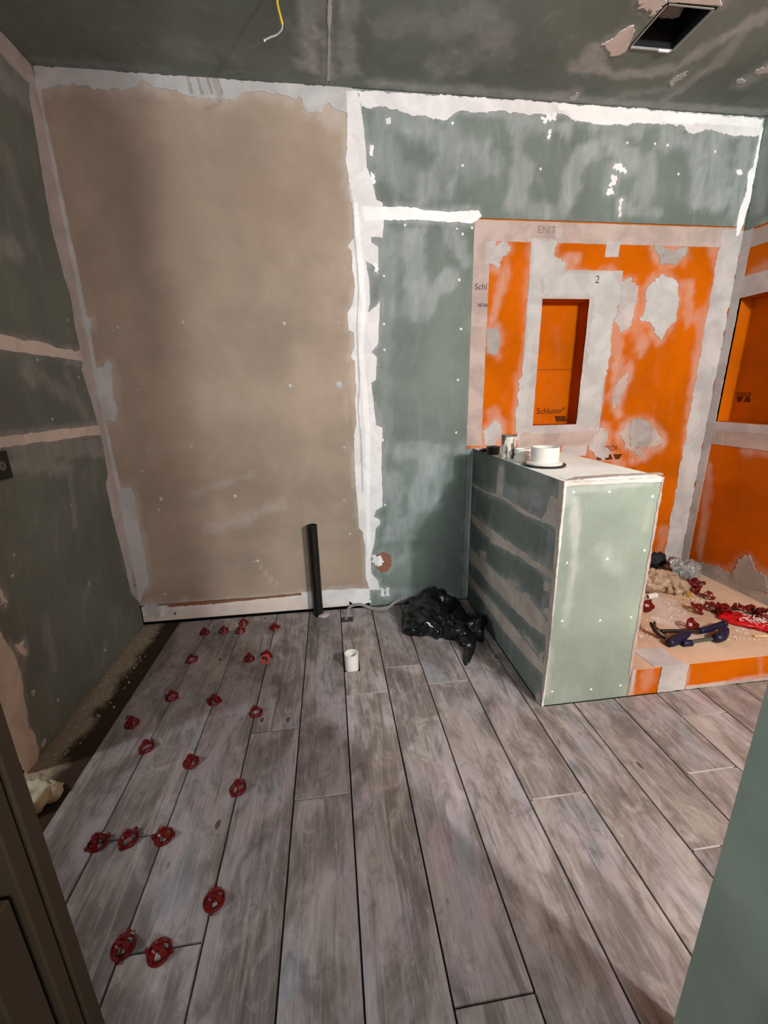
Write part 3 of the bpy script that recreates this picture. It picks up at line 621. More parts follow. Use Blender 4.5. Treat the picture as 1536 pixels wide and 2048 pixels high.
mud(CEIL, [(1203, 88), (1225, 75), (1245, 60), (1262, 52), (1268, 62), (1262, 80), (1254, 98), (1240, 108), (1222, 110), (1216, 98)], MUDP, ceiling, 0.003, 0.008)
mud(CEIL, [(1275, 2), (1300, -30), (1340, -30), (1332, 2), (1310, 25), (1300, 30), (1302, 15), (1285, 20)], MUDP, ceiling, 0.003, 0.006)
mud(CEIL, [(1336, 2), (1345, -12), (1440, -12), (1444, 10), (1400, 6)], MUDP, ceiling, 0.003, 0.003)
mud(CEIL, [(1340, 166), (1352, 152), (1374, 142), (1364, 156), (1344, 172)], MUDG, ceiling, 0.002, 0.003)
mud(CEIL, [(1472, 160), (1486, 155), (1490, 164), (1478, 166)], MUDG, ceiling, 0.002, 0.003)
mud(CEIL, [(1512, 140), (1540, 128), (1540, 142), (1518, 148)], MUDG, ceiling, 0.002, 0.004)
mud(CEIL, [(1140, 196), (1154, 184), (1156, 192), (1146, 202)], MUDG, ceiling, 0.002, 0.003)
vb = empty('ceiling_vent_box', ((V0+V1)/2, (VY0+VY1)/2, H))
VW = plain('vent_dark_metal', (30, 30, 34), 0.45, 0.4, 0.3, 12); VR = plain('vent_rim_metal', (176, 176, 172), 0.4, 0.5, metal=0.3)
vx, vy = (V1-V0)/2-0.004, (VY1-VY0)/2-0.004
bm = bmesh.new()
f = [bm.verts.new(q) for q in ((-vx, -vy, 0), (vx, -vy, 0), (vx, vy, 0), (-vx, vy, 0))]; b = [bm.verts.new((v.co.x, v.co.y, 0.16)) for v in f]
bm.faces.new(b)
for i in range(4): bm.faces.new((f[i], f[(i+1) % 4], b[(i+1) % 4], b[i]))
bmesh.ops.recalc_face_normals(bm, faces=bm.faces[:]); bmesh.ops.solidify(bm, geom=bm.faces[:], thickness=0.002)
from_bm('vent_housing', bm, VW, vb)
for lo, hi in (((-vx, -vy, -0.003), (-vx+0.005, vy, 0.004)), ((vx-0.005, -vy, -0.003), (vx, vy, 0.004)), ((-vx, -vy, -0.003), (vx, -vy+0.005, 0.004)), ((-vx, vy-0.004, -0.003), (vx, vy, 0.004))): box('vent_rim', lo, hi, VR, vb)
box('vent_clip', (0.03, vy-0.006, -0.006), (0.075, vy, 0.0), MUDW, vb)
crumple('vent_duct_flap', [((-0.01, 0.0, 0.075), (0.055, 0.05, 0.03), 0.4)], plain('vent_grey_flap', (112, 112, 110), 0.6), vb, 3, 0.03, 14, 3, floor=-1)
tag(vb, 'open black vent box recessed in the ceiling, ringed with compound', 'vent')
cab = empty('ceiling_cable', (0.97, -0.45, H))
def ray_at(x, y, Y): return P(1, Y, x, y)
cpts = [np.array((0.972, -0.45, H+0.0)), ray_at(553, -22, -0.46), ray_at(555, 8, -0.46), ray_at(560, 30, -0.46), ray_at(565, 50, -0.455)]
off = np.array(cab.location)
tube('yellow_sheath', [q-off for q in spline(cpts)], 0.0042, plain('yellow_sheath_plastic', (214, 180, 60), 0.5), cab)
ep = [ray_at(565, 50, -0.455), ray_at(563, 60, -0.45), ray_at(553, 70, -0.44), ray_at(542, 74, -0.44), ray_at(530, 80, -0.44)]
tube('bare_wire', [q-off for q in spline(ep)], 0.0026, plain('grey_wire', (176, 174, 168), 0.5), cab)
lathe('wire_tip', [(0.0005, -0.004), (0.004, 0), (0.0005, 0.004)], MUDW, cab, 8, tuple(ray_at(529, 81, -0.44)-off))
tag(cab, 'short yellow cable with stripped end hanging from ceiling', 'cable')

# ================================================================== HALF WALL
PX1 = PX+PW
wall_pony = box('wall_pony', (PX+0.0128, PY+0.0128, -0.0104), (PX1-0.0128, -0.0005, PH-0.0128), DARK)
tag(wall_pony, 'waist-high half wall of green board beside the shower', 'wall', kind='structure')
rows = [PH, 0.716, 0.548, 0.395, 0.20, 0.0]
st_ps = [([(1000, 900), (1120, 1010)], 0.03, 0.3), ([(1010, 980), (1090, 1010), (1120, 980)], 0.05, 0.55), ([(1060, 930), (1110, 990)], 0.05, 0.45), ([(1105, 1000), (1100, 1100), (1085, 1250)], 0.025, 0.5), ([(950, 1000), (940, 1100)], 0.03, 0.25), ([(960, 1130), (1000, 1180)], 0.03, 0.3)]
for a, b in zip(rows[1:], rows[:-1]):
    panel('side_panel', PSIDE, PY, -0.002, a, b, GREENS, wall_pony, strokes=st_ps, res=0.02)
st_pe = [([(1150, 1000), (1150, 1120), (1130, 1250)], 0.022, 0.55), ([(1130, 985), (1140, 1000)], 0.03, 0.5), ([(1200, 1100), (1230, 1140)], 0.05, 0.3), ([(1300, 1010), (1290, 1060)], 0.02, 0.3), ([(1140, 980), (1300, 965)], 0.02, 0.45), ([(1100, 1300), (1095, 1390)], 0.015, 0.4)]
panel('end_panel', PEND, PX, PX1, 0.0, PH, GREEN_LIT, wall_pony, strokes=st_pe, res=0.012)
panel('top_panel', PTOP, PX, PX1, PY, -0.002, board('pony_top_lit_white', (238, 234, 228), (246, 244, 240), extra=0.6), wall_pony, res=0.05)  # white top: its overexposed light is put into the paper colour
panel('foam_board', Plane(0, PX1, 1, 2, (1, 0, 0)), PY, -0.002, SH, PH, ORANGE, wall_pony, res=0.2)
# taped joints of the side
def c4(*pts): return [(880+x/2.3415, 850+y/2.3415) for x, y in pts]
mud(PSIDE, c4((152, 270), (200, 300), (265, 325), (270, 250), (278, 190), (300, 200), (290, 330), (400, 400), (480, 440), (500, 400), (520, 330), (560, 350), (555, 560), (540, 480), (520, 470), (500, 460), (400, 425), (300, 350), (230, 325), (160, 290)), MUD_SHADE, wall_pony, 0.0022, 0.004)
mud(PSIDE, c4((148, 420), (220, 470), (300, 530), (400, 600), (530, 690), (530, 725), (480, 690), (380, 620), (300, 580), (215, 520), (150, 450)), MUD_SHADE, wall_pony, 0.003, 0.005)
mud(PSIDE, c4((130, 570), (200, 630), (310, 730), (420, 810), (510, 930), (510, 1000), (420, 930), (330, 840), (240, 750), (130, 620)), MUD_SHADE, wall_pony, 0.003, 0.005)
mud(PSIDE, c4((128, 700), (200, 780), (300, 890), (400, 1010), (500, 1130), (496, 1180), (420, 1100), (300, 960), (200, 820), (128, 730)), MUD_SHADE, wall_pony, 0.003, 0.005)
for q in (((185, 590), (215, 600), (210, 640), (190, 620)), ((330, 720), (365, 745), (360, 765), (320, 730)), ((390, 780), (425, 800), (420, 840), (395, 800)), ((490, 730), (525, 740), (515, 790), (490, 770)), ((490, 850), (515, 860), (510, 900), (485, 880)), ((390, 980), (420, 1000), (465, 1070), (440, 1050)), ((465, 1070), (490, 1060), (485, 1110), (475, 1110)), ((240, 530), (275, 555), (270, 565), (240, 545)), ((450, 1255), (475, 1250), (470, 1310), (455, 1290))):
    mud(PSIDE, c4(*q), MUD_SHADE, wall_pony, 0.0026, 0.005)
mud(PSIDE, c4((560, 260), (585, 265), (520, 1000), (490, 1240), (480, 1300), (476, 1290), (500, 980), (530, 690), (548, 480)), MUD_SHADE, wall_pony, 0.0024, 0.003)
for (u0, u1, v0, v1) in ((PX-0.003, PX+0.006, 0.0, PH), ): rect(PEND, u0+0.003, u1+0.004, v0, v1, MUD, wall_pony, 0.003, 'corner_compound', 0.002)
rect(PEND, PX+0.004, PX1-0.002, PH-0.016, PH-0.002, MUDP, wall_pony, 0.002, 'corner_compound', 0.003)
rect(PEND, PX1-0.010, PX1, 0.10, PH, BAND, wall_pony, 0.002, 'corner_compound', 0.004)
rect(PTOP, PX+0.02, PX+0.32, PY+0.01, PY+0.06, MUDW, wall_pony, 0.002, 'joint_compound', 0.008)
mud(PTOP, [(1128, 963), (1230, 954), (1325, 949), (1322, 946), (1220, 950), (1150, 955)], BAND, wall_pony, 0.0025, 0.003, name='corner_compound')
spots(PEND, [(1147, 984), (1219, 984), (1305, 993), (1134, 1126), (1215, 1118), (1289, 1101), (1124, 1242), (1200, 1241), (1262, 1235), (1104, 1383), (1182, 1379), (1241, 1371)], MUDW, wall_pony, 0.003, 0.0052)
mud(BACK, [(946, 896), (936, 1060), (932, 1190), (936, 1192), (942, 1060), (950, 900)], MUDG, wall_back, 0.003, 0.002)

# ================================================================== SHOWER PLATFORM
tray = empty('shower_platform', (2.7, -0.45, 0))
def T(o): o.location = tuple(-np.array(tray.location)); return o
TP = Plane(2, SH, 0, 1, (0, 0, 1))
core = T(box('tray_core', (PX1+0.001, PY+0.0128, -0.010), (W-0.0005, -0.0005, SH-0.0128), DARK, tray))
T(panel('tray_top', TP, PX1+0.001, W-0.0005, PY, -0.0005, TAN, tray, strokes=[([(1300, 1200), (1380, 1260)], 0.12, 0.6), ([(1330, 1220), (1320, 1240)], 0.06, 0.8)], res=0.02))
CB = Plane(1, PY, 0, 2, (0, -1, 0))
T(panel('curb_face', CB, PX1+0.001, W-0.0005, 0.0, SH-0.001, ORANGE, tray, strokes=[([(1262, 1345), (1258, 1390)], 0.025, 0.8), ([(1300, 1335), (1290, 1380)], 0.04, 0.45), ([(1375, 1340), (1370, 1375)], 0.03, 0.6), ([(1400, 1372), (1536, 1350)], 0.012, 0.6), ([(1520, 1310), (1522, 1350)], 0.012, 0.3)], res=0.012))
T(rect(CB, 2.335, 2.455, 0.0, SH-0.001, BANDG, tray, 0.0016, amp=0.004))
T(rect(TP, 2.30, 2.43, PY, PY+0.12, BANDG, tray, 0.0014, amp=0.006))
T(rect(CB, 2.46, W-0.01, 0.0, 0.016, BAND, tray, 0.0012, amp=0.003))
T(rect(CB, PX1+0.006, PX1+0.020, 0.02, SH, BANDG, tray, 0.0016, amp=0.003))
T(box('curb_joint', (2.3335, PY-0.0004, 0.0), (2.3352, PY+0.003, SH), DARK, tray))
tag(tray, 'low orange-faced shower platform with dusty tan top', 'shower base')

# ================================================================== DOORWAY
wp = box('wall_partition', (1.604, -3.5, -0.010), (1.719, -1.791, H-0.0006), GREEN_LIT)
bpy.context.view_layer.update()
tag(wp, 'green board partition edge close to the camera on the right', 'wall', kind='structure')
JX, JY = 0.740, -1.791
def jy(x): return P(0, JX, x, 2048)[1]
y1, y2, y3, y4, y5, y6 = jy(208), jy(181), jy(175), jy(138), jy(124), jy(30)
wf = box('wall_front', (-2.2, JY-0.40, -0.010), (JX-0.06, JY-0.012, H-0.0006), DARK)
tag(wf, 'dark wall stub behind the rough wooden door frame', 'wall', kind='structure')
jm = empty('door_1', (JX, JY, 0))
def jb(name, ya, yb, x0, x1, z0, z1, mat): return box(name, (x0-JX, min(ya, yb)-JY, z0), (x1-JX, max(ya, yb)-JY, z1), mat, jm, 0.002)
print('JAMB', y1, y2, y3, y4, y5, y6)
jb('jamb_board', JY, y2, JX-0.058, JX, 0, H-0.001, WOODJ)
jb('jamb_groove', y2, y3, JX-0.058, JX-0.006, 0, H-0.001, DARK)
jb('jamb_board', y3, y4, JX-0.058, JX-0.001, 0, H-0.001, WOODJ)
jb('jamb_gap', y4, y5, JX-0.058, JX-0.054, 0, H-0.001, DARK)
ztop = float(P(0, JX, 28, 1795)[2])
jb('blocking', y5, y6, JX-0.058, JX-0.004, 0, ztop, WOODJ)
jb('jamb_gap', y5, y6, JX-0.058, JX-0.054, ztop, H-0.001, DARK)
jb('jamb_gap', y6, y6-0.03, JX-0.058, JX-0.054, 0, ztop, DARK)
jb('jamb_board', y6-0.03, JY-0.40, JX-0.058, JX-0.004, 0, ztop, WOODJ)
tag(jm, 'rough dark wooden door frame close to the camera on the left', 'door frame', kind='structure')
wfb = box('wall_rear', (-2.2, -3.6, -0.010), (W+0.10, -3.5, H-0.0006), board('rear_wall_paint', (150, 140, 128), (170, 165, 158)))
tag(wfb, 'plain wall behind the camera', 'wall', kind='structure')
wside = box('wall_side_room', (-2.3, -3.6, -0.010), (-2.2, 0.10, H-0.0006), board('side_room_paint', (150, 140, 128), (170, 165, 158)))
tag(wside, 'plain wall of the side room left of the bathroom', 'wall', kind='structure')

# ================================================================== OBJECTS
BLACK = plain('black_abs', (20, 19, 19), 0.35, 0.5, 0.2)
WHITEP = plain('white_pvc', (232, 226, 218), 0.4, 0.45, 0.06)
# black drain pipe
pb = P(2, 0.0, 637, 1223); pxx, pyy = 0.953, -0.052
pipe = empty('drain_pipe', (pxx, pyy, 0))
lathe('pipe_body', [(0.0255, 0.0), (0.0265, 0.0), (0.0265, 0.532), (0.0225, 0.532), (0.0225, 0.40), (0.0225, 0.0)], BLACK, pipe, 28)
crumple('mortar_smear', [((0.03, -0.02, 0.004), (0.03, 0.02, 0.008), 0.3)], THIN, pipe, 3, 0.01, 30, 2)
pipe.rotation_euler = (0.0, math.radians(-0.4), 0)
tag(pipe, 'upright black plastic drain pipe standing against the tan wall', 'pipe')
# white stub
sx, sy = 1.112, -0.545
stub = empty('drain_stub', (sx, sy, -0.0104))
lathe('pipe_body', [(0.026, 0.0), (0.031, 0.0), (0.031, 0.082), (0.026, 0.082)], WHITEP, stub, 32)
lathe('pipe_inside', [(0.001, 0.02), (0.0255, 0.02), (0.0255, 0.022), (0.001, 0.022)], plain('stub_inside', (150, 140, 126), 0.7), stub, 24)
tag(stub, 'short white pipe stub poking up through a square cut in floor planks', 'pipe')
# electrical hole with cable ends and flat cable
CAB = plain('grey_cable_sheath', (150, 142, 134), 0.5, 0.4)
fb = empty('floor_cable_box', (1.11, -0.12, -0.0104))
box('box_plate', (-0.030, -0.030, 0.0002), (0.028, 0.03, 0.002), BLACK, fb)
box('box_clamp', (-0.016, -0.012, 0.002), (0.004, 0.012, 0.016), STEEL, fb, 0.002)
tag(fb, 'small black cable box sunk in the floor near the wall', 'electrical box')
w0 = [(1.103, -0.118, 0.004), (1.11, -0.105, 0.03), (1.13, -0.07, 0.05), (1.19, -0.045, 0.045), (1.27, -0.05, 0.012), (1.34, -0.05, 0.012), (1.40, -0.03, 0.04), (1.46, -0.022, 0.055)]
tw = empty('twin_cable', (1.11, -0.10, 0.004))
for i in range(2):
    pts = [np.array(q) + np.array((0.0, -0.007*i*(1 if k else 0.5), -0.006*i if k > 1 else -0.001*i)) - np.array(tw.location) for k, q in enumerate(w0)]
    tube('cable_strand', spline(pts), 0.004, CAB, tw)
tag(tw, 'twin grey cable running along the wall foot from floor box to black bag', 'cable')
# black bag
BAG = NT('black_bin_bag_film'); BAGM = BAG.done(srgb(13, 13, 14), 0.24, 0.6)
bag = empty('garbage_bag', (1.62, -0.27, 0))
bo_ = np.array((1.62, -0.27, 0))
def L(c): return tuple(np.array(c)-bo_)
crumple('bag_film', [(L((1.58, -0.20, 0.04)), (0.15, 0.125, 0.085), 0.2), (L((1.71, -0.34, 0.030)), (0.105, 0.13, 0.062), -0.5), (L((1.52, -0.28, 0.025)), (0.115, 0.105, 0.055), 0.3), (L((1.60, -0.14, 0.07)), (0.09, 0.07, 0.055), 0.9)], BAGM, bag, 5, 0.05, 7.5, 1.7)
bm = bmesh.new()
A = [P(2, 0.05, 915, 1270), P(2, 0.055, 948, 1268), P(2, 0.04, 952, 1290), P(2, 0.02, 945, 1312), P(2, 0.003, 932, 1332), P(2, 0.003, 927, 1325), P(2, 0.03, 930, 1300), P(2, 0.05, 920, 1285)]
top = [bm.verts.new(L(q)) for q in A]; bot = [bm.verts.new(L(q+np.array((0.004, 0.02, -0.002)))) for q in A]
bm.faces.new(top); bm.faces.new(list(reversed(bot)))
for i in range(len(A)): bm.faces.new((top[i], bot[i], bot[(i+1) % len(A)], top[(i+1) % len(A)]))
bmesh.ops.triangulate(bm, faces=[f_ for f_ in bm.faces if len(f_.verts) > 4]); bmesh.ops.recalc_face_normals(bm, faces=bm.faces[:])
bmesh.ops.subdivide_edges(bm, edges=bm.edges[:], cuts=2, use_grid_fill=True, smooth=0.4)
from_bm('bag_flap', bm, BAGM, bag, True)
tag(bag, 'crumpled black garbage bag on the floor beside the half wall', 'garbage bag')

# things on the half wall
def on_top(x, y): q = P(2, PH, x, y); return (q[0], q[1], PH)
fl = empty('pipe_flange', (1.925, -0.60, PH+0.0018))
lathe('gasket_ring', [(0.05, 0.0), (0.083, 0.0), (0.083, 0.007), (0.05, 0.007)], BLACK, fl, 40)
lathe('flange_plate', [(0.046, 0.007), (0.070, 0.007), (0.070, 0.013), (0.056, 0.017), (0.046, 0.017)], WHITEP, fl, 40)
lathe('hub', [(0.048, 0.017), (0.0545, 0.017), (0.0545, 0.075), (0.048, 0.075)], WHITEP, fl, 40)
tag(fl, 'large white pipe flange on black gasket ring atop the half wall', 'pipe fitting')
cp_ = empty('pipe_coupling', (1.905, -0.44, PH))
lathe('coupling_body', [(0.028, 0.0), (0.034, 0.0), (0.034, 0.018), (0.030, 0.02), (0.030, 0.028), (0.034, 0.03), (0.034, 0.05), (0.028, 0.05)], WHITEP, cp_, 28)
lathe('coupling_stop', [(0.001, 0.02), (0.0285, 0.02), (0.0285, 0.023), (0.001, 0.023)], WHITEP, cp_, 20)
tag(cp_, 'small white pipe coupling between the can and the flange', 'pipe fitting')
can = empty('paint_can', (1.872, -0.37, PH))
CANM = NT('can_label'); oc = CANM.obj()
CANMM = CANM.done(CANM.mix(CANM.mapr(CANM.noise(CANM.scale(oc, (30, 30, 14)), 1.0, 3), 0.46, 0.54), srgb(214, 206, 196), srgb(104, 92, 84)), 0.45, 0.4)
lathe('can_body', [(0.030, 0.0), (0.033, 0.0), (0.033, 0.10), (0.030, 0.10)], CANMM, can, 28)
lid_ = lathe('can_lid', [(0.001, 0.096), (0.031, 0.096), (0.031, 0.100), (0.001, 0.100)], plain('can_lid_metal', (190, 184, 176), 0.4), can, 28)
lathe('rim', [(0.031, 0.099), (0.0345, 0.099), (0.0345, 0.104), (0.031, 0.104)], STEEL, lid_, 28)
tag(can, 'small printed can standing on the half wall behind white fittings', 'can')
tp = empty('tape_roll', (1.855, -0.235, PH))
lathe('roll', [(0.018, 0.0), (0.032, 0.0), (0.032, 0.038), (0.018, 0.038)], BLACK, tp, 28)
tag(tp, 'black tape roll lying on the half wall behind the can', 'tape')
gl = empty('rubber_gasket', (1.858, -0.135, PH))
lathe('ring', [(0.028, 0.0), (0.036, 0.0), (0.036, 0.010), (0.028, 0.010)], BLACK, gl, 28)
lathe('bead', [(0.016, 0.0), (0.024, 0.0), (0.024, 0.014), (0.016, 0.014)], BLACK, gl, 24)
tag(gl, 'flat black rubber gasket at the wall end of half wall', 'gasket')

# ------------------------------------------------------------------ levelling caps
RED = NT('red_cap_plastic'); _o = RED.obj()
REDM = RED.done(RED.mix(RED.noise(_o, 30, 3), srgb(82, 8, 7), srgb(122, 16, 13)), 0.35, 0.5)
RED.b.inputs['Transmission Weight'].default_value = 0.0
def make_cap(stem):
    root = empty('tile_leveler')
    br_ = lathe('base_ring', [(0.0215, 0.0), (0.0305, 0.0), (0.0305, 0.006), (0.028, 0.009), (0.0215, 0.006)], REDM, root, 20)
    for k in range(4):
        a = k*math.pi/2 + 0.4; bm = bmesh.new(); prof = [(0.026, 0.004), (0.022, 0.016), (0.015, 0.025), (0.008, 0.029)]
        w = [0.009, 0.0075, 0.006, 0.005]; rows_ = []
        for (r, z), ww in zip(prof, w):
            ring = []
            for s_, t_ in ((-1, 0), (1, 0), (1, 1), (-1, 1)):
                rr = r - 0.004*t_; zz = z - 0.002*t_
                ring.append(bm.verts.new((rr*math.cos(a)-s_*ww*math.sin(a), rr*math.sin(a)+s_*ww*math.cos(a), zz)))
            rows_.append(ring)
        for A_, B_ in zip(rows_[:-1], rows_[1:]):
            for i in range(4): bm.faces.new((A_[i], A_[(i+1) % 4], B_[(i+1) % 4], B_[i]))
        bm.faces.new(rows_[0]); bm.faces.new(rows_[-1]); bmesh.ops.recalc_face_normals(bm, faces=bm.faces[:])
        from_bm('arm', bm, REDM, root)
    lathe('hub', [(0.0042, 0.022), (0.012, 0.022), (0.012, 0.033), (0.0042, 0.033)], REDM, root, 14)
    for k in range(2):
        a = k*math.pi + 0.9
        bm = bmesh.new(); box_bm(bm, (0.026, -0.004, 0.0), (0.036, 0.004, 0.012), 0.001); bmesh.ops.rotate(bm, verts=bm.verts[:], cent=(0, 0, 0), matrix=Matrix.Rotation(a, 3, 'Z'))
        from_bm('grip_wing', bm, REDM, br_)
    if stem: lathe('threaded_stem', [(0.0005, -0.009), (0.004, -0.009)] + [(0.004 if i % 2 else 0.0032, 0.024+0.002*i) for i in range(10)] + [(0.0005, 0.044)], REDM, root, 8)
    return root
capA = make_cap(True); capB = make_cap(False)
floor_caps = [
 (245, 1887, 'red leveling cap, left one of the pair nearest the camera'), (317, 1898, 'red leveling cap, right one of the pair nearest the camera'),
 (427, 1795, 'large red leveling cap alone on a seam just behind the nearest pair'), (194, 1680, 'red leveling cap at left end of the row of three'),
 (256, 1673, 'red leveling cap in the middle of the row of three'), (326, 1668, 'red leveling cap at right end of the row of three'),
 (475, 1572, 'bright red leveling cap alone on the seam right of the row of three'), (381, 1520, 'red leveling cap on seam just past the floor shadow edge'),
 (292, 1490, 'dark red leveling cap right on the floor shadow edge'), (263, 1443, 'faint red leveling cap on bare plank in the floor shadow, no seam'),
 (511, 1421, 'bright red leveling cap at mid floor, rightmost of its row'), (428, 1398, 'red leveling cap on seam beside dark wood knots at mid floor'),
 (343, 1390, 'shadowed red leveling cap, leftmost of the mid floor row'), (383, 1316, 'red leveling cap alone on second seam from left wall'),
 (498, 1314, 'red leveling cap left beside the stacked two'), (533, 1308, 'red leveling cap with a loose ring leaning on its front'),
 (409, 1262, 'red leveling cap nearest the left wall in the back row'), (447, 1259, 'second red leveling cap from left in the back row'),
 (480, 1259, 'third red leveling cap from left in the back row'), (487, 1243, 'red leveling cap touching the wall filler strip'), (549, 1252, 'red leveling cap nearest the black pipe')]
for i, (x, y, lab) in enumerate(floor_caps):
    o = capA if i == 0 else copy_tree(capA)
    q = P(2, 0.013, x, y); o.location = (q[0], min(q[1], -0.045), 0.0005); o.rotation_euler = (random.uniform(-.05, .05), random.uniform(-.05, .05), random.uniform(0, 6.28))
    o.scale = (0.86, 0.86, 0.86); tag(o, lab, 'leveling cap', 'red leveling caps on the floor')
ring = empty('leveler_ring', tuple(P(2, 0.0, 531, 1326)))
rg = lathe('ring', [(0.015, -0.004), (0.022, -0.004), (0.022, 0.004), (0.015, 0.004)], plain('pale_red_plastic', (196, 72, 58), 0.4), ring, 18)
rg.rotation_euler = (math.radians(70), 0, 0); rg.location = (0, 0, 0.021)
tag(ring, 'loose pale red ring leaning against a leveling cap', 'ring')

# ------------------------------------------------------------------ shower floor clutter
tray_caps = [
 (1294, 1212, 1.25, 0.2, 'red cap on edge, peeking past the half wall end'), (1380, 1250, 1.2, 0.4, 'red cap on edge right behind the hammer'),
 (1392, 1217, 0.7, 1.0, 'tipped red cap, leftmost of the loose line on the tray'), (1421, 1216, 1.1, 2.2, 'red cap standing second in the loose line on the tray'),
 (1444, 1216, 0.5, 0.7, 'red cap third in the loose line, at heap edge'), (1450, 1226, 0.9, 2.9, 'red cap in front of the third in the loose line'),
 (1416, 1192, 0.3, 1.9, 'flat red cap alone by the right shower wall'), (1388, 1177, 0.8, 0.5, 'front red cap of the cluster beside the beige bag'),
 (1376, 1170, 0.4, 2.0, 'left red cap of the cluster beside the beige bag'), (1402, 1171, 0.9, 4.0, 'right red cap of the cluster beside the beige bag'), (1390, 1164, 0.2, 5.0, 'rear red cap of the cluster beside the beige bag'),
 (1477, 1218, 0.6, 3.0, 'red cap at the left rim of the red bag'), (1500, 1219, 0.3, 1.4, 'red cap at the back of the red bag'), (1522, 1226, 0.7, 5.2, 'red cap at the back right of the red bag'), (1528, 1238, 0.4, 0.3, 'red cap at the right frame edge of the red bag')]
for i, (x, y, tilt, rz, lab) in enumerate(tray_caps):
    o = capB if i == 0 else copy_tree(capB)
    lift = 0.030*abs(math.sin(tilt)); q = P(2, SH+0.5*lift+0.012, x, y)
    o.location = (min(q[0], W-0.05), q[1], SH+lift*0.92+0.001 + (0.030 if i == len(tray_caps)-1 else 0))
    o.rotation_euler = (tilt, 0, rz)
    tag(o, lab, 'leveling cap', 'loose red caps on the shower tray')
# crumpled red plastic bag with pale clip scraps spilling from it
bm2 = bmesh.new()
def sliver(b_, c, L_, wd, th, rz, tilt):
    r = bmesh.ops.create_cube(b_, size=1.0); m = Matrix.Translation(c) @ Matrix.Rotation(rz, 4, 'Z') @ Matrix.Rotation(tilt, 4, 'Y') @ Matrix.Diagonal((L_, wd, th, 1))
    bmesh.ops.transform(b_, matrix=m, verts=r['verts'])
RS = random.Random(11)
hb = P(2, SH, 1514, 1251)
rb = empty('red_plastic_bag', (hb[0], hb[1], SH+0.003))
crumple('bag_film', [((-0.03, 0.02, 0.008), (0.115, 0.055, 0.017), -0.75), ((0.05, -0.06, 0.008), (0.085, 0.07, 0.016), -0.9)], plain('red_film', (190, 10, 22), 0.3, 0.5, 0.2, 30), rb, 4, 0.022, 22, 4.4)
tag(rb, 'crumpled bright red plastic bag among caps by the right shower wall', 'bag')
for i in range(90):
    t = RS.random(); a = P(2, SH, 1476+66*t, 1243+22*RS.random()*(0.4+t*0.6))
    sliver(bm2, Vector((min(a[0], W-0.02), a[1], SH+0.024+RS.random()*0.012)), RS.uniform(.012, .03), RS.uniform(.003, .006), 0.002, RS.uniform(0, 6.28), RS.uniform(-.6, .6))
hc = from_bm('white_clip_scraps', bm2, plain('white_clip_plastic', (232, 214, 204), 0.5)); tag(hc, 'broken white clip scraps strewn over the red bag', 'plastic scraps', kind='stuff')
bm = bmesh.new()
for i in range(150):
    x, y = RS.choice([(1345, 1210, 34, 12), (1325, 1235, 14, 8), (1400, 1205, 40, 16), (1360, 1225, 50, 20), (1290, 1265, 10, 12), (1480, 1270, 40, 8)])[:2]
    x += RS.gauss(0, 16); y += RS.gauss(0, 7); a = P(2, SH, x, y)
    if a[0] < PX1+0.02 or a[0] > W-0.03 or a[1] < PY+0.02: continue
    s_ = RS.uniform(.002, .006); sliver(bm, Vector((a[0], a[1], SH+0.002)), s_*RS.uniform(1, 2.4), s_, 0.002, RS.uniform(0, 6.28), 0)
dc = from_bm('plaster_crumbs', bm, MUD); tag(dc, 'white plaster crumbs scattered on the shower tray', 'crumbs', kind='stuff')
bm = bmesh.new()
for i in range(26):
    a = P(2, SH, RS.gauss(1377, 5), RS.gauss(1190, 4)); sliver(bm, Vector((a[0], a[1], SH+0.004+RS.random()*.008)), RS.uniform(.010, .022), .004, .002, RS.uniform(0, 6.28), RS.uniform(-.4, .4))
yc = from_bm('yellow_shims', bm, plain('yellow_plastic', (222, 178, 48), 0.5)); tag(yc, 'small yellow plastic scraps in front of the beige bag', 'plastic scraps', kind='stuff')
# beige bag and grey plastic behind it
bb = P(2, SH, 1332, 1180)
BEI = plain('beige_plastic_film', (178, 150, 124), 0.35, 0.5, 0.25, 30)
b1 = empty('plastic_bag', (bb[0]-0.025, bb[1], SH+0.004))
crumple('bag_film', [((-0.02, 0.03, 0.035), (0.105, 0.07, 0.055), 0.3), ((0.05, -0.02, 0.03), (0.055, 0.05, 0.045), -0.5), ((-0.055, 0.04, 0.06), (0.06, 0.05, 0.035), 0.8)], BEI, b1, 4, 0.045, 17, 5.0)
tag(b1, 'crumpled beige plastic bag on the shower tray by half wall', 'bag')
gb = P(2, SH, 1362, 1150)
b2 = empty('plastic_wrapper', (gb[0]-0.02, gb[1]-0.02, SH+0.004))
crumple('wrapper_film', [((0.03, 0.0, 0.035), (0.07, 0.05, 0.045), 0.2), ((-0.04, 0.015, 0.045), (0.05, 0.04, 0.05), 0.9)], plain('grey_plastic_film', (150, 146, 142), 0.25, 0.6, 0.3, 26), b2, 4, 0.045, 20, 9.0)
tag(b2, 'crumpled grey clear plastic wrapper in the shower corner', 'wrapper')
b3 = empty('dark_rag', (2.905, -0.06, SH+0.004))
crumple('rag_cloth', [((0.0, 0.0, 0.04), (0.055, 0.04, 0.06), 0.4), ((0.10, 0.005, 0.055), (0.06, 0.03, 0.045), 0.1)], plain('dark_rag_cloth', (34, 34, 42), 0.7, 0.3), b3, 4, 0.03, 20, 12.0)
tag(b3, 'dark rag bunched in the far shower corner', 'rag')
sc = P(2, SH+0.012, 1303, 1193)
wb = empty('screw_tube', (sc[0], sc[1], SH+0.0155))
w1 = lathe('tube_body', [(0.011, -0.03), (0.0145, -0.03), (0.0145, 0.03), (0.011, 0.03)], WHITEP, wb, 20); w1.rotation_euler = (0, math.pi/2, 0.15)
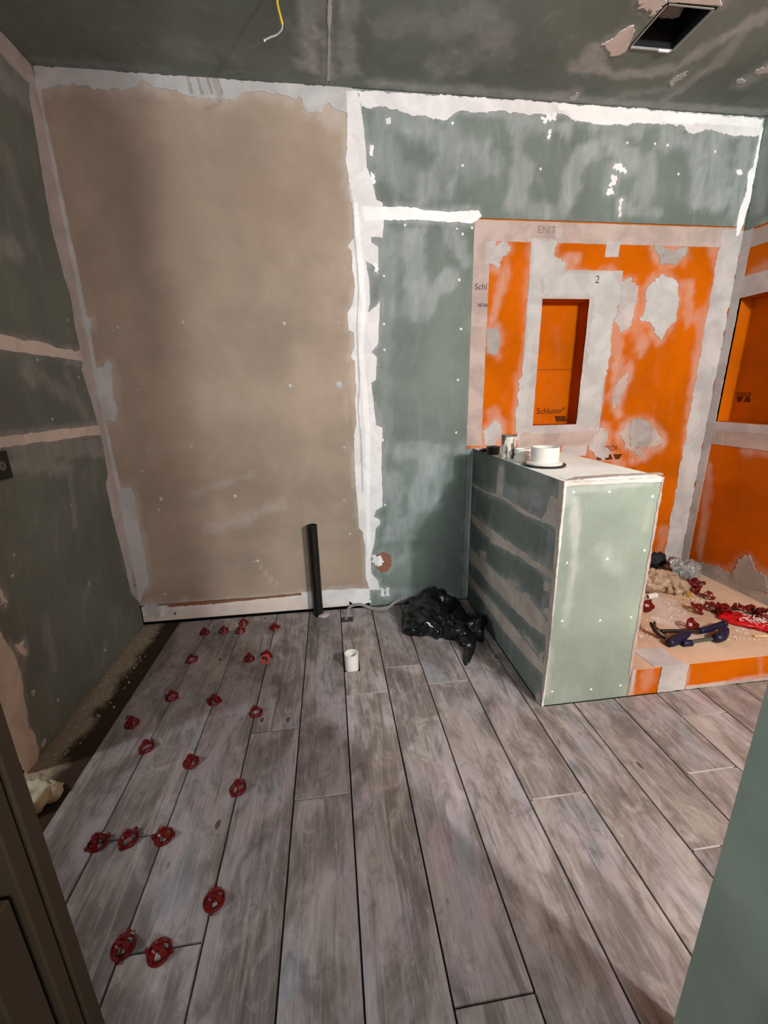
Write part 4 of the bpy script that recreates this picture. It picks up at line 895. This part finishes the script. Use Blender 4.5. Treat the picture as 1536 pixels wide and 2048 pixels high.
for i in range(3):
    w2 = lathe('tube_rib', [(0.0142, -0.0015), (0.0155, -0.0015), (0.0155, 0.0015), (0.0142, 0.0015)], MUDG, wb, 20, (0, 0, -0.012+0.012*i)); w2.rotation_euler = (0, math.pi/2, 0.15)
tag(wb, 'short ribbed white plastic tube lying beside the half wall', 'tube')
stick = tube('wood_shim', [P(2, SH+0.006, 1508, 1272), P(2, SH+0.006, 1550, 1272)], 0.005, plain('pale_shim_wood', (220, 190, 140), 0.7))
tag(stick, 'thin pale wooden stick at the front of the red bag', 'stick')
# hammer
NAVY = plain('navy_rubber', (20, 24, 54), 0.45, 0.4, 0.2); BRON = plain('dark_steel', (62, 48, 36), 0.4, 0.5, metal=0.7)
ham = empty('claw_hammer', tuple(P(2, SH, 1390, 1262)))
ho = np.array(ham.location)
h0 = P(2, SH+0.030, 1322, 1262); h1 = P(2, SH+0.030, 1400, 1262); h2 = P(2, SH+0.03, 1440, 1250); h3 = P(2, SH+0.045, 1453, 1246)
tube('shaft', [q-ho for q in spline([h0, (h0+h1)/2, h1])], 0.008, BLACK, ham, 10)
tube('grip', [q-ho for q in spline([h1, P(2, SH+0.03, 1418, 1258), h2, h3])], 0.014, NAVY, ham, 10, radii=None)
hp_ = [P(2, SH+0.062, 1301, 1244), P(2, SH+0.052, 1305, 1252), P(2, SH+0.038, 1313, 1261), P(2, SH+0.026, 1322, 1269), P(2, SH+0.020, 1330, 1273)]
hs_ = [q-ho for q in spline(hp_, 4)]
hd_ = tube('head', hs_, 0.011, BRON, ham, 10, radii=[0.004+0.010*min(1, i/8) for i in range(len(hs_))])
ck = P(2, SH+0.058, 1309, 1242)
tube('claw', [P(2, SH+0.045, 1308, 1256)-ho, P(2, SH+0.06, 1309, 1247)-ho, ck-ho], 0.005, BRON, hd_, 8, radii=[0.009, 0.006, 0.002])
tag(ham, 'claw hammer with black shaft and navy grip on the shower tray', 'hammer')
# navy hand tool
tl = empty('tile_nipper', tuple(P(2, SH, 1395, 1280))); to = np.array(tl.location)
def blob(name, pts, radii, mat, parent, o): return tube(name, [q-o for q in pts], 0.01, mat, parent, 12, radii=radii)
g1 = spline([P(2, SH+0.020, 1338, 1287), P(2, SH+0.020, 1350, 1281), P(2, SH+0.026, 1364, 1273), P(2, SH+0.034, 1378, 1266)], 4)
blob('handle_grip', g1, [0.010+0.012*math.sin(math.pi*min(1, (i+2)/14)) for i in range(len(g1))], NAVY, tl, to)
g2 = spline([P(2, SH+0.016, 1366, 1287), P(2, SH+0.018, 1374, 1286), P(2, SH+0.016, 1382, 1286)], 4)
blob('jaw_pad', g2, [0.014]*len(g2), NAVY, tl, to)
g3 = spline([P(2, SH+0.014, 1382, 1284), P(2, SH+0.015, 1405, 1280), P(2, SH+0.015, 1432, 1276)], 4)
blob('steel_bar', g3, [0.008]*len(g3), plain('green_grey_steel', (96, 100, 92), 0.4, 0.5, metal=0.5), tl, to)
g4 = spline([P(2, SH+0.022, 1430, 1278), P(2, SH+0.028, 1442, 1272), P(2, SH+0.030, 1447, 1264), P(2, SH+0.040, 1449, 1256)], 4)
blob('handle_end', g4, [0.013, 0.018, 0.021, 0.022, 0.022, 0.022, 0.021, 0.021, 0.020, 0.020, 0.019, 0.018, 0.016][:len(g4)], NAVY, tl, to)
tag(tl, 'navy rubber-handled hand tool lying at the tray edge before the hammer', 'hand tool')
# dust heap along the bare strip by the left wall
bm = bmesh.new()
for i in range(300):
    y = RS.uniform(-1.6, -0.02); x = abs(RS.gauss(0.0, 0.05))+0.008
    if x > 0.18 or -1.15 < y < -0.96: continue
    s_ = RS.uniform(.002, .006); sliver(bm, Vector((x, y, -0.0100+s_*0.25)), s_*RS.uniform(1, 2.5), s_, s_*0.6, RS.uniform(0, 6.28), RS.uniform(-.3, .3))
ds = from_bm('mortar_rubble', bm, THIN); tag(ds, 'mortar dust and rubble along the foot of left wall', 'rubble', kind='stuff')
pc = crumple('crumpled_paper', [((0.09, -1.055, 0.012), (0.075, 0.05, 0.028), 0.4)], plain('pale_paper', (206, 194, 168), 0.8), None, 4, 0.03, 22, 3.3, floor=-0.010)
tag(pc, 'crumpled pale paper scrap on the floor beside the door frame', 'paper')
finish_haze()
